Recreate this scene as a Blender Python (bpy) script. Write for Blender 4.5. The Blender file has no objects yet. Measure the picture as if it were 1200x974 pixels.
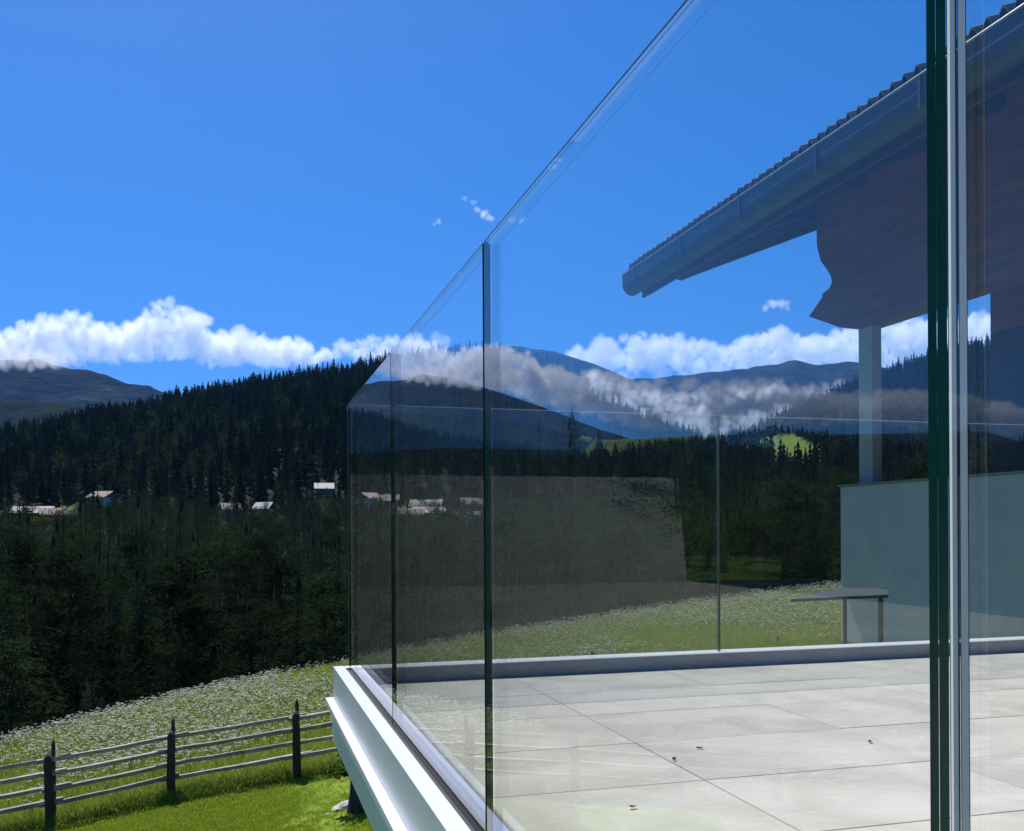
import bpy, bmesh, math, random, time
import numpy as np
from mathutils import Vector, Matrix, noise

T0 = time.time()
HAZE = 2.5e-5
sc = bpy.context.scene
col = sc.collection
# ------------------------------------------------------------------ camera, sky, sun, exposure
# world frame: X right of the glass run, Y along it (away), Z up; the eye is the origin, the terrace floor is at -0.72
FPX = 1120.0
TH = math.atan(318 / FPX)          # camera turns right of the glass run
PX, PY = 600.0, 622.0
ROLL = 0.0055
cam = bpy.data.cameras.new('camera')
camo = bpy.data.objects.new('camera', cam)
col.objects.link(camo)
cam.sensor_width = 36
cam.lens = 36 * FPX / 1200
cam.shift_y = (PY - 487) / 1200
cam.clip_start, cam.clip_end = 0.02, 60000
camo.matrix_world = Matrix.Rotation(-TH, 4, 'Z') @ Matrix.Rotation(math.pi / 2, 4, 'X') @ Matrix.Rotation(-ROLL, 4, 'Z')
sc.camera = camo

SUN_EL, SUN_AZ = math.radians(57.5), math.radians(-8)
world = bpy.data.worlds.new('World')
sc.world = world
world.use_nodes = True
wn = world.node_tree
sky = wn.nodes.new('ShaderNodeTexSky')
sky.sky_type = 'NISHITA'
sky.sun_disc = False
sky.sun_elevation, sky.sun_rotation = SUN_EL, SUN_AZ
sky.altitude, sky.air_density, sky.dust_density, sky.ozone_density = 1200, 1.0, 0.15, 2.5
bg = wn.nodes['Background']
bg.inputs[1].default_value = 0.15
tcn = wn.nodes.new('ShaderNodeTexCoord')
sxn = wn.nodes.new('ShaderNodeSeparateXYZ')
cxn = wn.nodes.new('ShaderNodeCombineXYZ')
mrn = wn.nodes.new('ShaderNodeMapRange')   # clear mountain air: no milky band at the horizon
for k, v in (('From Min', 0), ('From Max', 1), ('To Min', .21), ('To Max', 1.2)):
    mrn.inputs[k].default_value = v
hsn = wn.nodes.new('ShaderNodeHueSaturation')
hsn.inputs['Saturation'].default_value = 1.36
hsn.inputs['Value'].default_value = 1.08
hsn.inputs['Hue'].default_value = .507
wl = wn.links.new
wl(tcn.outputs['Generated'], sxn.inputs[0]); wl(sxn.outputs[0], cxn.inputs[0]); wl(sxn.outputs[1], cxn.inputs[1])
wl(sxn.outputs[2], mrn.inputs[0]); wl(mrn.outputs[0], cxn.inputs[2]); wl(cxn.outputs[0], sky.inputs[0])
wl(sky.outputs[0], hsn.inputs['Color']); wl(hsn.outputs[0], bg.inputs[0])

sun = bpy.data.lights.new('sun', 'SUN')
sun.energy, sun.angle, sun.color = 5.0, math.radians(.53), (1, .965, .91)
suno = bpy.data.objects.new('sun', sun)
col.objects.link(suno)
suno.rotation_euler = Vector((math.sin(SUN_AZ) * math.cos(SUN_EL), math.cos(SUN_AZ) * math.cos(SUN_EL), math.sin(SUN_EL))).to_track_quat('Z', 'Y').to_euler()
vs = sc.view_settings
vs.view_transform, vs.look, vs.exposure, vs.gamma = 'Standard', 'None', 0.12, 1.0
cy = sc.cycles
cy.max_bounces, cy.diffuse_bounces, cy.glossy_bounces, cy.transmission_bounces, cy.transparent_max_bounces = 18, 3, 5, 6, 24
cy.volume_bounces = 16
cy.use_denoising = True
cy.caustics_reflective = False
cy.caustics_refractive = False

# ------------------------------------------------------------------ helpers
CT, ST = math.cos(TH), math.sin(TH)
def W(xc, dp, z=0.0):                     # camera-lateral, depth, height -> world
    return Vector((xc * CT + dp * ST, -xc * ST + dp * CT, z))
def ray(x, y):                            # photograph pixel -> direction only
    a, b = x - PX, y - PY
    c, s = math.cos(ROLL), math.sin(ROLL)
    a, b = a * c - b * s, a * s + b * c
    return Vector((a * CT + FPX * ST, -a * ST + FPX * CT, -b))
def onX(x, y, X): r = ray(x, y); return r * (X / r.x)
def onY(x, y, Y): r = ray(x, y); return r * (Y / r.y)
def onD(x, y, dp):
    r = ray(x, y); return r * (dp / FPX)

def tag(o, label=None, cat=None, group=None, kind=None):
    if label: o['label'] = label
    if cat: o['category'] = cat
    if group: o['group'] = group
    if kind: o['kind'] = kind
    return o
def empty(name, loc=(0, 0, 0), rz=0):
    o = bpy.data.objects.new(name, None)
    o.empty_display_size = .2
    col.objects.link(o)
    o.location = loc
    o.rotation_euler = (0, 0, rz)
    return o
def link(name, me, mat=None, parent=None, loc=None):
    o = bpy.data.objects.new(name, me)
    col.objects.link(o)
    if mat is not None:
        for m in (mat if isinstance(mat, (list, tuple)) else [mat]):
            me.materials.append(m)
    if parent: o.parent = parent
    if loc is not None: o.location = loc
    return o
def from_bm(bm, name='mesh', smooth=False):
    me = bpy.data.meshes.new(name)
    bm.normal_update()
    bm.to_mesh(me)
    bm.free()
    if smooth:
        me.polygons.foreach_set('use_smooth', [True] * len(me.polygons))
    return me
def box_bm(bm, x0, x1, y0, y1, z0, z1, mi=0):
    v = [bm.verts.new((x, y, z)) for z in (z0, z1) for y in (y0, y1) for x in (x0, x1)]
    fs = []
    for q in ((0, 2, 3, 1), (4, 5, 7, 6), (0, 1, 5, 4), (2, 6, 7, 3), (0, 4, 6, 2), (1, 3, 7, 5)):
        f = bm.faces.new([v[i] for i in q]); f.material_index = mi; fs.append(f)
    return fs
def box(name, b, mat, parent=None, bevel=0.0, loc=None):
    bm = bmesh.new()
    box_bm(bm, *b)
    if bevel:
        bmesh.ops.bevel(bm, geom=bm.edges[:], offset=bevel, segments=2, affect='EDGES', profile=.5)
    return link(name, from_bm(bm, name), mat, parent, loc)
def prism_bm(bm, pts, a, b, axis='X'):
    """closed polygon pts (two coords) extruded along axis between a and b"""
    def mk(p, t):
        return {'X': (t, p[0], p[1]), 'Y': (p[0], t, p[1]), 'Z': (p[0], p[1], t)}[axis]
    A = [bm.verts.new(mk(p, a)) for p in pts]
    B = [bm.verts.new(mk(p, b)) for p in pts]
    n = len(pts)
    bm.faces.new(A); bm.faces.new(B[::-1])
    for i in range(n):
        bm.faces.new((A[i], B[i], B[(i + 1) % n], A[(i + 1) % n]))
    bmesh.ops.recalc_face_normals(bm, faces=bm.faces[:])
def tube_bm(bm, pts, rads, seg=8, cap=True, wob=0.0, rnd=None, turn=0.0):
    rings = []
    for i, p in enumerate(pts):
        p = Vector(p)
        d = (Vector(pts[min(i + 1, len(pts) - 1)]) - Vector(pts[max(i - 1, 0)])).normalized()
        up = Vector((0, 0, 1)) if abs(d.z) < .9 else Vector((1, 0, 0))
        a = d.cross(up).normalized(); b = a.cross(d)
        rings.append([bm.verts.new(p + (a * math.cos(turn + 2 * math.pi * k / seg) + b * math.sin(turn + 2 * math.pi * k / seg)) * rads[i] * (1 + (rnd.uniform(-wob, wob) if rnd else 0))) for k in range(seg)])
    for r0, r1 in zip(rings, rings[1:]):
        for k in range(seg):
            bm.faces.new((r0[k], r0[(k + 1) % seg], r1[(k + 1) % seg], r1[k]))
    if cap:
        bm.faces.new(rings[0][::-1]); bm.faces.new(rings[-1])

# ------------------------------------------------------------------ materials
def newmat(name):
    m = bpy.data.materials.new(name)
    m.use_nodes = True
    nt = m.node_tree
    return m, nt, nt.nodes['Principled BSDF'], nt.nodes.new, nt.links.new
def ramp(N, stops):
    r = N('ShaderNodeValToRGB')
    el = r.color_ramp.elements
    while len(el) < len(stops): el.new(.5)
    for e, (p, c) in zip(el, stops):
        e.position = p; e.color = (*c, 1)
    return r
def surf(name, stops, scale=5, detail=5, rough=.6, bump=0.0, bscale=None, coord='Object', stretch=(1, 1, 1), metal=0, rand=0.0, spec=.5, dist=.01):
    m, nt, p, N, L = newmat(name)
    tc = N('ShaderNodeTexCoord'); mp = N('ShaderNodeMapping'); mp.inputs['Scale'].default_value = stretch
    L(tc.outputs[coord], mp.inputs[0])
    vec = mp.outputs[0]
    if rand:
        oi = N('ShaderNodeObjectInfo'); va = N('ShaderNodeVectorMath'); va.operation = 'MULTIPLY_ADD'
        cb = N('ShaderNodeCombineXYZ'); L(oi.outputs['Random'], cb.inputs[0]); L(oi.outputs['Random'], cb.inputs[1])
        va.inputs[1].default_value = (37, 53, 11); L(cb.outputs[0], va.inputs[0]); L(vec, va.inputs[2]); vec = va.outputs[0]
    nz = N('ShaderNodeTexNoise'); nz.inputs['Scale'].default_value = scale; nz.inputs['Detail'].default_value = detail; nz.inputs['Roughness'].default_value = .6
    L(vec, nz.inputs['Vector'])
    r = ramp(N, stops); L(nz.outputs[0], r.inputs[0])
    c = r.outputs[0]
    if rand:
        mx = N('ShaderNodeHueSaturation'); mr = N('ShaderNodeMapRange'); L(oi.outputs['Random'], mr.inputs[0])
        mr.inputs['To Min'].default_value = 1 - rand; mr.inputs['To Max'].default_value = 1 + rand
        L(mr.outputs[0], mx.inputs['Value']); L(c, mx.inputs['Color']); c = mx.outputs[0]
    L(c, p.inputs['Base Color'])
    p.inputs['Roughness'].default_value = rough; p.inputs['Metallic'].default_value = metal
    p.inputs['Specular IOR Level'].default_value = spec
    if bump:
        b = N('ShaderNodeBump'); b.inputs['Strength'].default_value = bump; b.inputs['Distance'].default_value = dist
        n2 = N('ShaderNodeTexNoise'); n2.inputs['Scale'].default_value = bscale or scale * 4; n2.inputs['Detail'].default_value = 4
        L(vec, n2.inputs['Vector']); L(n2.outputs[0], b.inputs['Height']); L(b.outputs[0], p.inputs['Normal'])
    return m
def leafmat(name, c0, c1, trans=.3, rand=.35):
    m, nt, p, N, L = newmat(name)
    nt.nodes.remove(p)
    out = nt.nodes['Material Output']
    oi = N('ShaderNodeObjectInfo'); ge = N('ShaderNodeNewGeometry')
    ad = N('ShaderNodeMath'); ad.operation = 'MULTIPLY_ADD'; ad.inputs[1].default_value = .6
    L(oi.outputs['Random'], ad.inputs[0])
    k = N('ShaderNodeMath'); k.operation = 'MULTIPLY'; k.inputs[1].default_value = .4; L(ge.outputs['Random Per Island'], k.inputs[0]); L(k.outputs[0], ad.inputs[2])
    r = ramp(N, [(0, c0), (1, c1)]); L(ad.outputs[0], r.inputs[0])
    d = N('ShaderNodeBsdfDiffuse'); t = N('ShaderNodeBsdfTranslucent'); mx = N('ShaderNodeMixShader'); mx.inputs[0].default_value = trans
    L(r.outputs[0], d.inputs[0]); L(r.outputs[0], t.inputs[0]); L(d.outputs[0], mx.inputs[1]); L(t.outputs[0], mx.inputs[2]); L(mx.outputs[0], out.inputs[0])
    return m

def glass_material():
    m, nt, p, N, L = newmat('clear_glass')
    nt.nodes.remove(p); out = nt.nodes['Material Output']
    ge = N('ShaderNodeNewGeometry')
    dt = N('ShaderNodeVectorMath'); dt.operation = 'DOT_PRODUCT'; L(ge.outputs['Normal'], dt.inputs[0]); L(ge.outputs['Incoming'], dt.inputs[1])
    def mth(op, a, b=None):
        k = N('ShaderNodeMath'); k.operation = op
        for i, x in enumerate((a, b)):
            if x is None: continue
            if isinstance(x, (int, float)): k.inputs[i].default_value = x
            else: L(x, k.inputs[i])
        return k.outputs[0]
    c = mth('ABSOLUTE', dt.outputs['Value'])
    f = mth('ADD', mth('MULTIPLY', mth('POWER', mth('SUBTRACT', 1.0, c), 5.0), .95), .05)    # Schlick, the same from both sides
    tr = N('ShaderNodeBsdfTransparent'); tr.inputs[0].default_value = (.962, .984, .975, 1)
    gl = N('ShaderNodeBsdfGlossy'); gl.inputs['Roughness'].default_value = 0.0; gl.inputs['Color'].default_value = (1, 1, 1, 1)
    m1 = N('ShaderNodeMixShader'); L(f, m1.inputs[0]); L(tr.outputs[0], m1.inputs[1]); L(gl.outputs[0], m1.inputs[2])
    # dried water runs and dust
    tc = N('ShaderNodeTexCoord'); mp = N('ShaderNodeMapping'); mp.inputs['Scale'].default_value = (7, 7, .7); L(tc.outputs['Object'], mp.inputs[0])
    n1 = N('ShaderNodeTexNoise'); n1.inputs['Scale'].default_value = 1.0; n1.inputs['Detail'].default_value = 5; L(mp.outputs[0], n1.inputs['Vector'])
    n2 = N('ShaderNodeTexNoise'); n2.inputs['Scale'].default_value = 2.3; n2.inputs['Detail'].default_value = 3; L(tc.outputs['Object'], n2.inputs['Vector'])
    r1 = ramp(N, [(.60, (0, 0, 0)), (.82, (1, 1, 1))]); L(n1.outputs[0], r1.inputs[0])
    r2 = ramp(N, [(.45, (0, 0, 0)), (.7, (1, 1, 1))]); L(n2.outputs[0], r2.inputs[0])
    n3 = N('ShaderNodeTexVoronoi'); n3.inputs['Scale'].default_value = 38; L(tc.outputs['Object'], n3.inputs['Vector'])
    r3 = ramp(N, [(.04, (1, 1, 1)), (.07, (0, 0, 0))]); L(n3.outputs['Distance'], r3.inputs[0])
    dirt = mth('ADD', mth('ADD', mth('MULTIPLY', mth('MULTIPLY', r1.outputs[0], r2.outputs[0]), .02), mth('MULTIPLY', r3.outputs[0], .003)), .0004)
    df = N('ShaderNodeBsdfTranslucent'); df.inputs[0].default_value = (.8, .8, .8, 1)
    d2 = N('ShaderNodeBsdfDiffuse'); d2.inputs[0].default_value = (.8, .8, .8, 1)
    dm = N('ShaderNodeMixShader'); L(df.outputs[0], dm.inputs[1]); L(d2.outputs[0], dm.inputs[2])
    m2 = N('ShaderNodeMixShader'); L(dirt, m2.inputs[0]); L(m1.outputs[0], m2.inputs[1]); L(dm.outputs[0], m2.inputs[2])
    L(m2.outputs[0], out.inputs[0])
    return m
M = {}
M['glass'] = glass_material()
def plain(name, c, rough=.5, metal=0, spec=.5):
    return surf(name, [(0, tuple(x * .93 for x in c)), (1, tuple(min(1, x * 1.07) for x in c))], scale=14, rough=rough, metal=metal, spec=spec)
M['edge_green'] = plain('polished_green_glass_edge', (.003, .07, .055), .25, spec=.25)
m, nt, p, N, L = newmat('ground_glass_edge')
nt.nodes.remove(p)
tl = N('ShaderNodeBsdfTranslucent'); tl.inputs[0].default_value = (.82, .88, .9, 1)
gd = N('ShaderNodeBsdfDiffuse'); gd.inputs[0].default_value = (.8, .86, .88, 1)
gm = N('ShaderNodeMixShader'); L(tl.outputs[0], gm.inputs[1]); L(gd.outputs[0], gm.inputs[2]); L(gm.outputs[0], nt.nodes['Material Output'].inputs[0])
M['edge_frost'] = m
M['edge_dark'] = plain('blackish_glass_edge', (.006, .016, .016), .35, spec=.15)
M['edge_pale'] = plain('grey_green_glass_edge', (.10, .17, .16), .3, spec=.3)
M['edge_top'] = plain('grey_green_top_arris', (.03, .05, .055), .6, spec=.15)
M['interlayer'] = plain('dark_interlayer', (.02, .018, .035), .4)
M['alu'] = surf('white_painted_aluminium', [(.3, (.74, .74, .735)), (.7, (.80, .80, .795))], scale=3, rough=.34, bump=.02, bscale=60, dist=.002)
M['gasket'] = plain('black_rubber', (.014, .014, .015), .6)
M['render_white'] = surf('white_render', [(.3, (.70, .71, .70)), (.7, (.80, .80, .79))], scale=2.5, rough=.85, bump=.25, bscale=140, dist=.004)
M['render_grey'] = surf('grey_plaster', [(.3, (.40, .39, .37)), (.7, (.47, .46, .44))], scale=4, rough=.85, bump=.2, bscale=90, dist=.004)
M['grout'] = plain('grey_grout', (.27, .26, .24), .9)
M['wood_dark'] = surf('dark_stained_wood', [(.3, (.065, .042, .034)), (.7, (.12, .075, .056))], scale=3, stretch=(8, 1, 8), rough=.7, bump=.3, rand=.25)
M['wood_red'] = surf('reddish_brown_boards', [(.3, (.30, .135, .10)), (.7, (.44, .21, .155))], scale=3, stretch=(8, 1, 8), rough=.7, bump=.3, rand=.2)
M['wood_fence'] = surf('weathered_fence_wood', [(.25, (.2, .165, .125)), (.5, (.36, .31, .25)), (.75, (.5, .45, .385))], scale=6, stretch=(1, 1, 1), rough=.8, bump=.5, bscale=40, rand=.2)
M['wood_post'] = surf('dark_fence_post_wood', [(.25, (.022, .018, .015)), (.75, (.06, .05, .042))], scale=9, rough=.85, bump=.5, bscale=40, rand=.2)
M['metal_grey'] = surf('grey_sheet_metal', [(.3, (.20, .21, .215)), (.7, (.26, .27, .275))], scale=4, rough=.5, metal=.1)
M['tile_roof'] = surf('grey_brown_roof_tile', [(.25, (.10, .085, .08)), (.75, (.19, .165, .15))], scale=7, rough=.85, bump=.3, rand=.25)
M['window'] = plain('dark_window_glass', (.02, .025, .03), .03, spec=.8)
M['bark'] = surf('conifer_bark', [(.3, (.035, .026, .02)), (.7, (.09, .065, .05))], scale=6, rough=.9, bump=.6)
M['spruce'] = leafmat('spruce_needles', (.005, .011, .008), (.044, .07, .027), .28)
M['pine'] = leafmat('pine_needles', (.006, .012, .008), (.05, .074, .028), .3)
M['broad'] = leafmat('broadleaf_foliage', (.022, .04, .012), (.06, .095, .026), .3)
M['grassblade'] = leafmat('meadow_grass', (.2, .27, .025), (.42, .48, .09), .45)
M['lawnblade'] = leafmat('lawn_grass', (.24, .33, .02), (.37, .45, .055), .45)
M['petal'] = leafmat('white_umbel_petals', (.6, .62, .46), (.82, .82, .7), .45)
M['stem'] = leafmat('flower_stems', (.12, .18, .04), (.2, .26, .08), .3)
M['rock'] = surf('pale_limestone', [(.3, (.35, .34, .32)), (.7, (.6, .59, .56))], scale=6, rough=.9, bump=.5)

# porcelain tile
m, nt, p, N, L = newmat('beige_stone_tile')
tc = N('ShaderNodeTexCoord'); oi = N('ShaderNodeObjectInfo')
va = N('ShaderNodeVectorMath'); va.operation = 'MULTIPLY_ADD'; cb = N('ShaderNodeCombineXYZ')
for i in range(3): L(oi.outputs['Random'], cb.inputs[i])
va.inputs[1].default_value = (71, 43, 29); L(cb.outputs[0], va.inputs[0]); L(tc.outputs['Object'], va.inputs[2])
n1 = N('ShaderNodeTexNoise'); n1.inputs['Scale'].default_value = 2.6; n1.inputs['Detail'].default_value = 7; n1.inputs['Roughness'].default_value = .62; n1.inputs['Distortion'].default_value = .8
L(va.outputs[0], n1.inputs['Vector'])
r1 = ramp(N, [(.28, (.44, .40, .34)), (.5, (.55, .505, .43)), (.72, (.635, .585, .51))]); L(n1.outputs[0], r1.inputs[0])
mpv = N('ShaderNodeMapping'); mpv.inputs['Rotation'].default_value = (0, 0, .5); mpv.inputs['Scale'].default_value = (1, 2.6, 1); L(va.outputs[0], mpv.inputs[0])
n2 = N('ShaderNodeTexNoise'); n2.inputs['Scale'].default_value = 3.0; n2.inputs['Detail'].default_value = 5; n2.inputs['Distortion'].default_value = 1.4; L(mpv.outputs[0], n2.inputs['Vector'])
r2 = ramp(N, [(.485, (0, 0, 0)), (.5, (1, 1, 1)), (.515, (0, 0, 0))]); L(n2.outputs[0], r2.inputs[0])
mv = N('ShaderNodeMix'); mv.data_type = 'RGBA'; L(r1.outputs[0], mv.inputs[6]); mv.inputs[7].default_value = (.74, .68, .58, 1)
vm = N('ShaderNodeMath'); vm.operation = 'MULTIPLY'; vm.inputs[1].default_value = .45; L(r2.outputs[0], vm.inputs[0]); L(vm.outputs[0], mv.inputs[0])
hv = N('ShaderNodeHueSaturation'); mr = N('ShaderNodeMapRange'); L(oi.outputs['Random'], mr.inputs[0]); mr.inputs['To Min'].default_value = .93; mr.inputs['To Max'].default_value = 1.05
ge = N('ShaderNodeNewGeometry'); n4 = N('ShaderNodeTexNoise'); n4.inputs['Scale'].default_value = 1.3; n4.inputs['Detail'].default_value = 6; n4.inputs['Distortion'].default_value = 1.2; L(ge.outputs['Position'], n4.inputs['Vector'])
r4 = ramp(N, [(.32, (.86, .86, .85)), (.55, (1, 1, 1))]); L(n4.outputs[0], r4.inputs[0])
ms = N('ShaderNodeMix'); ms.data_type = 'RGBA'; ms.blend_type = 'MULTIPLY'; ms.inputs[0].default_value = 1; L(mv.outputs[2], ms.inputs[6]); L(r4.outputs[0], ms.inputs[7])
L(mr.outputs[0], hv.inputs['Value']); L(ms.outputs[2], hv.inputs['Color']); L(hv.outputs[0], p.inputs['Base Color'])
p.inputs['Roughness'].default_value = .62
n3 = N('ShaderNodeTexNoise'); n3.inputs['Scale'].default_value = 90; L(va.outputs[0], n3.inputs['Vector'])
bp = N('ShaderNodeBump'); bp.inputs['Strength'].default_value = .12; bp.inputs['Distance'].default_value = .003; L(n3.outputs[0], bp.inputs['Height']); L(bp.outputs[0], p.inputs['Normal'])
M['tile'] = m

# ------------------------------------------------------------------ terrain
RIDGE = [(-2600, 430), (-1700, 455), (-900, 470), (-600, 455), (-400, 485), (-200, 512), (-60, 506), (0, 501), (52, 494), (115, 477), (168, 472), (210, 461), (280, 447), (350, 431), (420, 420),
         (455, 415), (510, 407), (560, 405), (610, 413), (660, 428), (700, 447), (760, 480), (820, 512), (850, 520), (900, 500), (960, 470), (1020, 445), (1085, 420), (1150, 402), (1250, 390), (1500, 380), (2600, 400)]
RPH = np.array([math.atan((x - PX) / FPX) for x, y in RIDGE])
REL = np.array([math.atan((PY - y) / FPX * math.cos(math.atan((x - PX) / FPX))) for x, y in RIDGE])
RR = 1300.0
def sstep(t):
    t = np.clip(t, 0, 1); return t * t * (3 - 2 * t)
rng = np.random.default_rng(4)
NG = rng.normal(size=(64, 4))
def fbm2(x, y, s):
    """cheap band-limited noise, vectorised"""
    o = 0
    for k in range(10):
        f = (1.7 ** (k // 2)) / s
        o = o + np.sin((NG[k, 0] * x + NG[k, 1] * y) * f + NG[k, 2] * 9) * (.62 ** (k // 2))
    return o * .35
def height(X, Y):
    X = np.asarray(X, float); Y = np.asarray(Y, float)
    xc = X * CT - Y * ST; dp = X * ST + Y * CT
    r = np.hypot(xc, dp); ph = np.arctan2(xc, dp); phd = np.degrees(ph)
    z0 = -4.33 + .1 * (np.clip(xc, -14, 22) + 3.76) - .012 * np.clip(dp - 20, 0, 30) + fbm2(X, Y, 6.0) * .06
    rb = 31 + .42 * (np.clip(phd, -40, 34) + 10)
    over = np.clip(r - rb, 0, None)
    fall = np.where(over < 4, .06 * over ** 2, .96 + .48 * (over - 4))
    zf = np.interp(r, [0, 40, 60, 110, 200, 300, 380, 460], [-13, -13, -15, -16, -12, -5, 2, 7]) + fbm2(X, Y, 60.0) * 1.2
    side = sstep((phd - 8) / 14)
    zf = zf + side * np.interp(r, [0, 60, 150, 300, 500], [8, 8, 6, 2, 0])
    zn = np.maximum(z0 - fall, zf)
    back = np.abs(phd) > 95
    zn = np.where(back, np.where(r < 60, z0, zn), zn)
    zr = RR * np.tan(np.interp(np.clip(ph, RPH[0], RPH[-1]), RPH, REL)) - 17
    t = (r - 440) / (RR - 440)
    hill = 7 + (zr - 7) * np.clip(t, 0, 1) ** .92 + fbm2(X, Y, 90.0) * 7 * sstep(t * 3) * sstep((1.15 - t) * 4)
    hill = np.where(r > RR, (zr) - (r - RR) * .32, hill)
    w = sstep((r - 420) / 60)
    return zn * (1 - w) + np.maximum(hill, -60) * w
def clearing(X, Y):
    """1 where the far slopes are open pasture"""
    xc = X * CT - Y * ST; dp = X * ST + Y * CT
    r = np.hypot(xc, dp); z = height(X, Y)
    px = PX + FPX * xc / np.maximum(dp, 1); py = PY - FPX * z / np.maximum(dp, 1)
    jit = fbm2(X, Y, 22.0) * 7
    c1 = (dp > 300) & (px > 862 + jit) & (px < 970 + jit) & (py > np.interp(px, [868, 900, 930, 962], [526, 513, 511, 524]) + jit * .3) & (py < 549 + jit)
    rid = np.interp(px, [690, 720, 760, 800, 835], [470, 478, 490, 506, 522])
    c2 = (dp > 300) & (px > 690) & (px < 835) & (py < rid + 16 - np.abs(px - 765) * .1)
    c3 = (dp > 300) & (r > 900) & (px < -120) & (px > -330) & (py < 545)
    c4 = (dp > 300) & (r > 380) & (r < 470) & (px > -20) & (px < 580) & (fbm2(X, Y, 16.0) > .75)
    return c1 | c2 | c3 | c4

NA = 420
angs = np.concatenate([np.linspace(-62, 48, NA), np.linspace(48, 298, 130)[1:-1]])
rads = np.concatenate([[0.0], np.geomspace(1.5, 60, 120), np.geomspace(61.5, 1500, 130), np.geomspace(1600, 6380, 16)])
ph = np.radians(angs)
na, nr = len(angs), len(rads)
xcg = np.outer(rads[1:], np.sin(ph)); dpg = np.outer(rads[1:], np.cos(ph))
GX = xcg * CT + dpg * ST; GY = -xcg * ST + dpg * CT
GZ = height(GX, GY)
GZ = np.where(rads[1:, None] > 2500, np.minimum(GZ, -60), GZ)
verts = np.concatenate([[[0, 0, float(height(0, 0))]], np.stack([GX, GY, GZ], -1).reshape(-1, 3)])
faces = []
for j in range(na):
    j2 = (j + 1) % na
    faces.append((0, 1 + j2, 1 + j))
    for i in range(nr - 2):
        a = 1 + i * na
        faces.append((a + j, a + j2, a + na + j2, a + na + j))
me = bpy.data.meshes.new('ground')
me.from_pydata(verts.tolist(), [], faces)
me.polygons.foreach_set('use_smooth', [True] * len(me.polygons))
# land cover: R pasture, G forest floor
rall = np.concatenate([[0], np.hypot(GX, GY).ravel()])
phall = np.concatenate([[0], np.degrees(np.arctan2(xcg, dpg)).ravel()])
rbv = 31 + .42 * (np.clip(phall, -40, 34) + 10)
forest = sstep((rall - rbv - 3) / 4)
forest = np.where((np.abs(phall) > 95) & (rall < 60), 0, forest)
forest = np.where(np.concatenate([[False], clearing(GX, GY).ravel()]), 0, forest)
ca = me.color_attributes.new('cover', 'FLOAT_COLOR', 'POINT')
ca.data.foreach_set('color', np.stack([forest, forest, forest, np.ones_like(forest)], -1).ravel())
m, nt, p, N, L = newmat('ground_cover')
at = N('ShaderNodeAttribute'); at.attribute_name = 'cover'
tc = N('ShaderNodeTexCoord')
n1 = N('ShaderNodeTexNoise'); n1.inputs['Scale'].default_value = .9; n1.inputs['Detail'].default_value = 8; n1.inputs['Roughness'].default_value = .7; L(tc.outputs['Object'], n1.inputs['Vector'])
g = ramp(N, [(.3, (.085, .135, .02)), (.5, (.125, .185, .03)), (.7, (.17, .23, .05))]); L(n1.outputs[0], g.inputs[0])
fo = ramp(N, [(.3, (.011, .014, .009)), (.7, (.028, .03, .017))]); L(n1.outputs[0], fo.inputs[0])
mx = N('ShaderNodeMix'); mx.data_type = 'RGBA'; L(at.outputs['Fac'], mx.inputs[0]); L(g.outputs[0], mx.inputs[6]); L(fo.outputs[0], mx.inputs[7]); L(mx.outputs[2], p.inputs['Base Color'])
p.inputs['Roughness'].default_value = .95; p.inputs['Specular IOR Level'].default_value = .1
ground = link('ground', me, m)
tag(ground, 'green meadow slope falling away to the wooded valley and hill', 'ground', kind='structure')

# fence line, in world coordinates, from the foot of each post in view
POSTPX = [(60, 968, 15.2), (200, 940, 16.1), (348, 912, 16.7)]
FP = [onD(x, y, d) for x, y, d in POSTPX]
step = (FP[2] - FP[0]) / 2
FPOS = [(FP[0] + step * k).to_2d() for k in range(-11, 0)] + [q.to_2d() for q in FP] + [(FP[2] + step * k).to_2d() for k in (1, 2, 3)]
fdir = step.to_2d().normalized(); fnor = Vector((-fdir.y, fdir.x))       # fnor points away over the meadow
if fnor.y < 0: fnor = -fnor
def hz(x, y): return float(height(x, y))
# mown lawn: a sheet 4 mm above the ground sheet, between terrace and fence
def lawn_mesh():
    n1_, n2_ = 130, 46
    vs_, fs_ = [], []
    a = FPOS[0] - fdir * 6
    for i in range(n1_ + 1):
        for j in range(n2_ + 1):
            q = a + fdir * (i / n1_ * 44) - fnor * (.28 + .08 * math.sin(i * .7) + .05 * math.sin(i * 1.9) + (j / n2_) ** 1.5 * 20)
            vs_.append((q.x, q.y, 0))
    A = np.array(vs_); A[:, 2] = height(A[:, 0], A[:, 1]) + .03
    for i in range(n1_):
        for j in range(n2_):
            b = i * (n2_ + 1) + j
            fs_.append((b, b + 1, b + n2_ + 2, b + n2_ + 1))
    me = bpy.data.meshes.new('lawn'); me.from_pydata(A.tolist(), [], fs_)
    me.polygons.foreach_set('use_smooth', [True] * len(fs_))
    return me
lawn = link('lawn', lawn_mesh(), surf('mown_lawn', [(.3, (.13, .20, .016)), (.5, (.19, .28, .026)), (.7, (.27, .34, .05))], scale=.9, detail=10, rough=.95, spec=.1, bump=.8, bscale=60, dist=.03))
tag(lawn, 'bright green mown lawn between the terrace and wooden fence', 'lawn', kind='structure')

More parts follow.
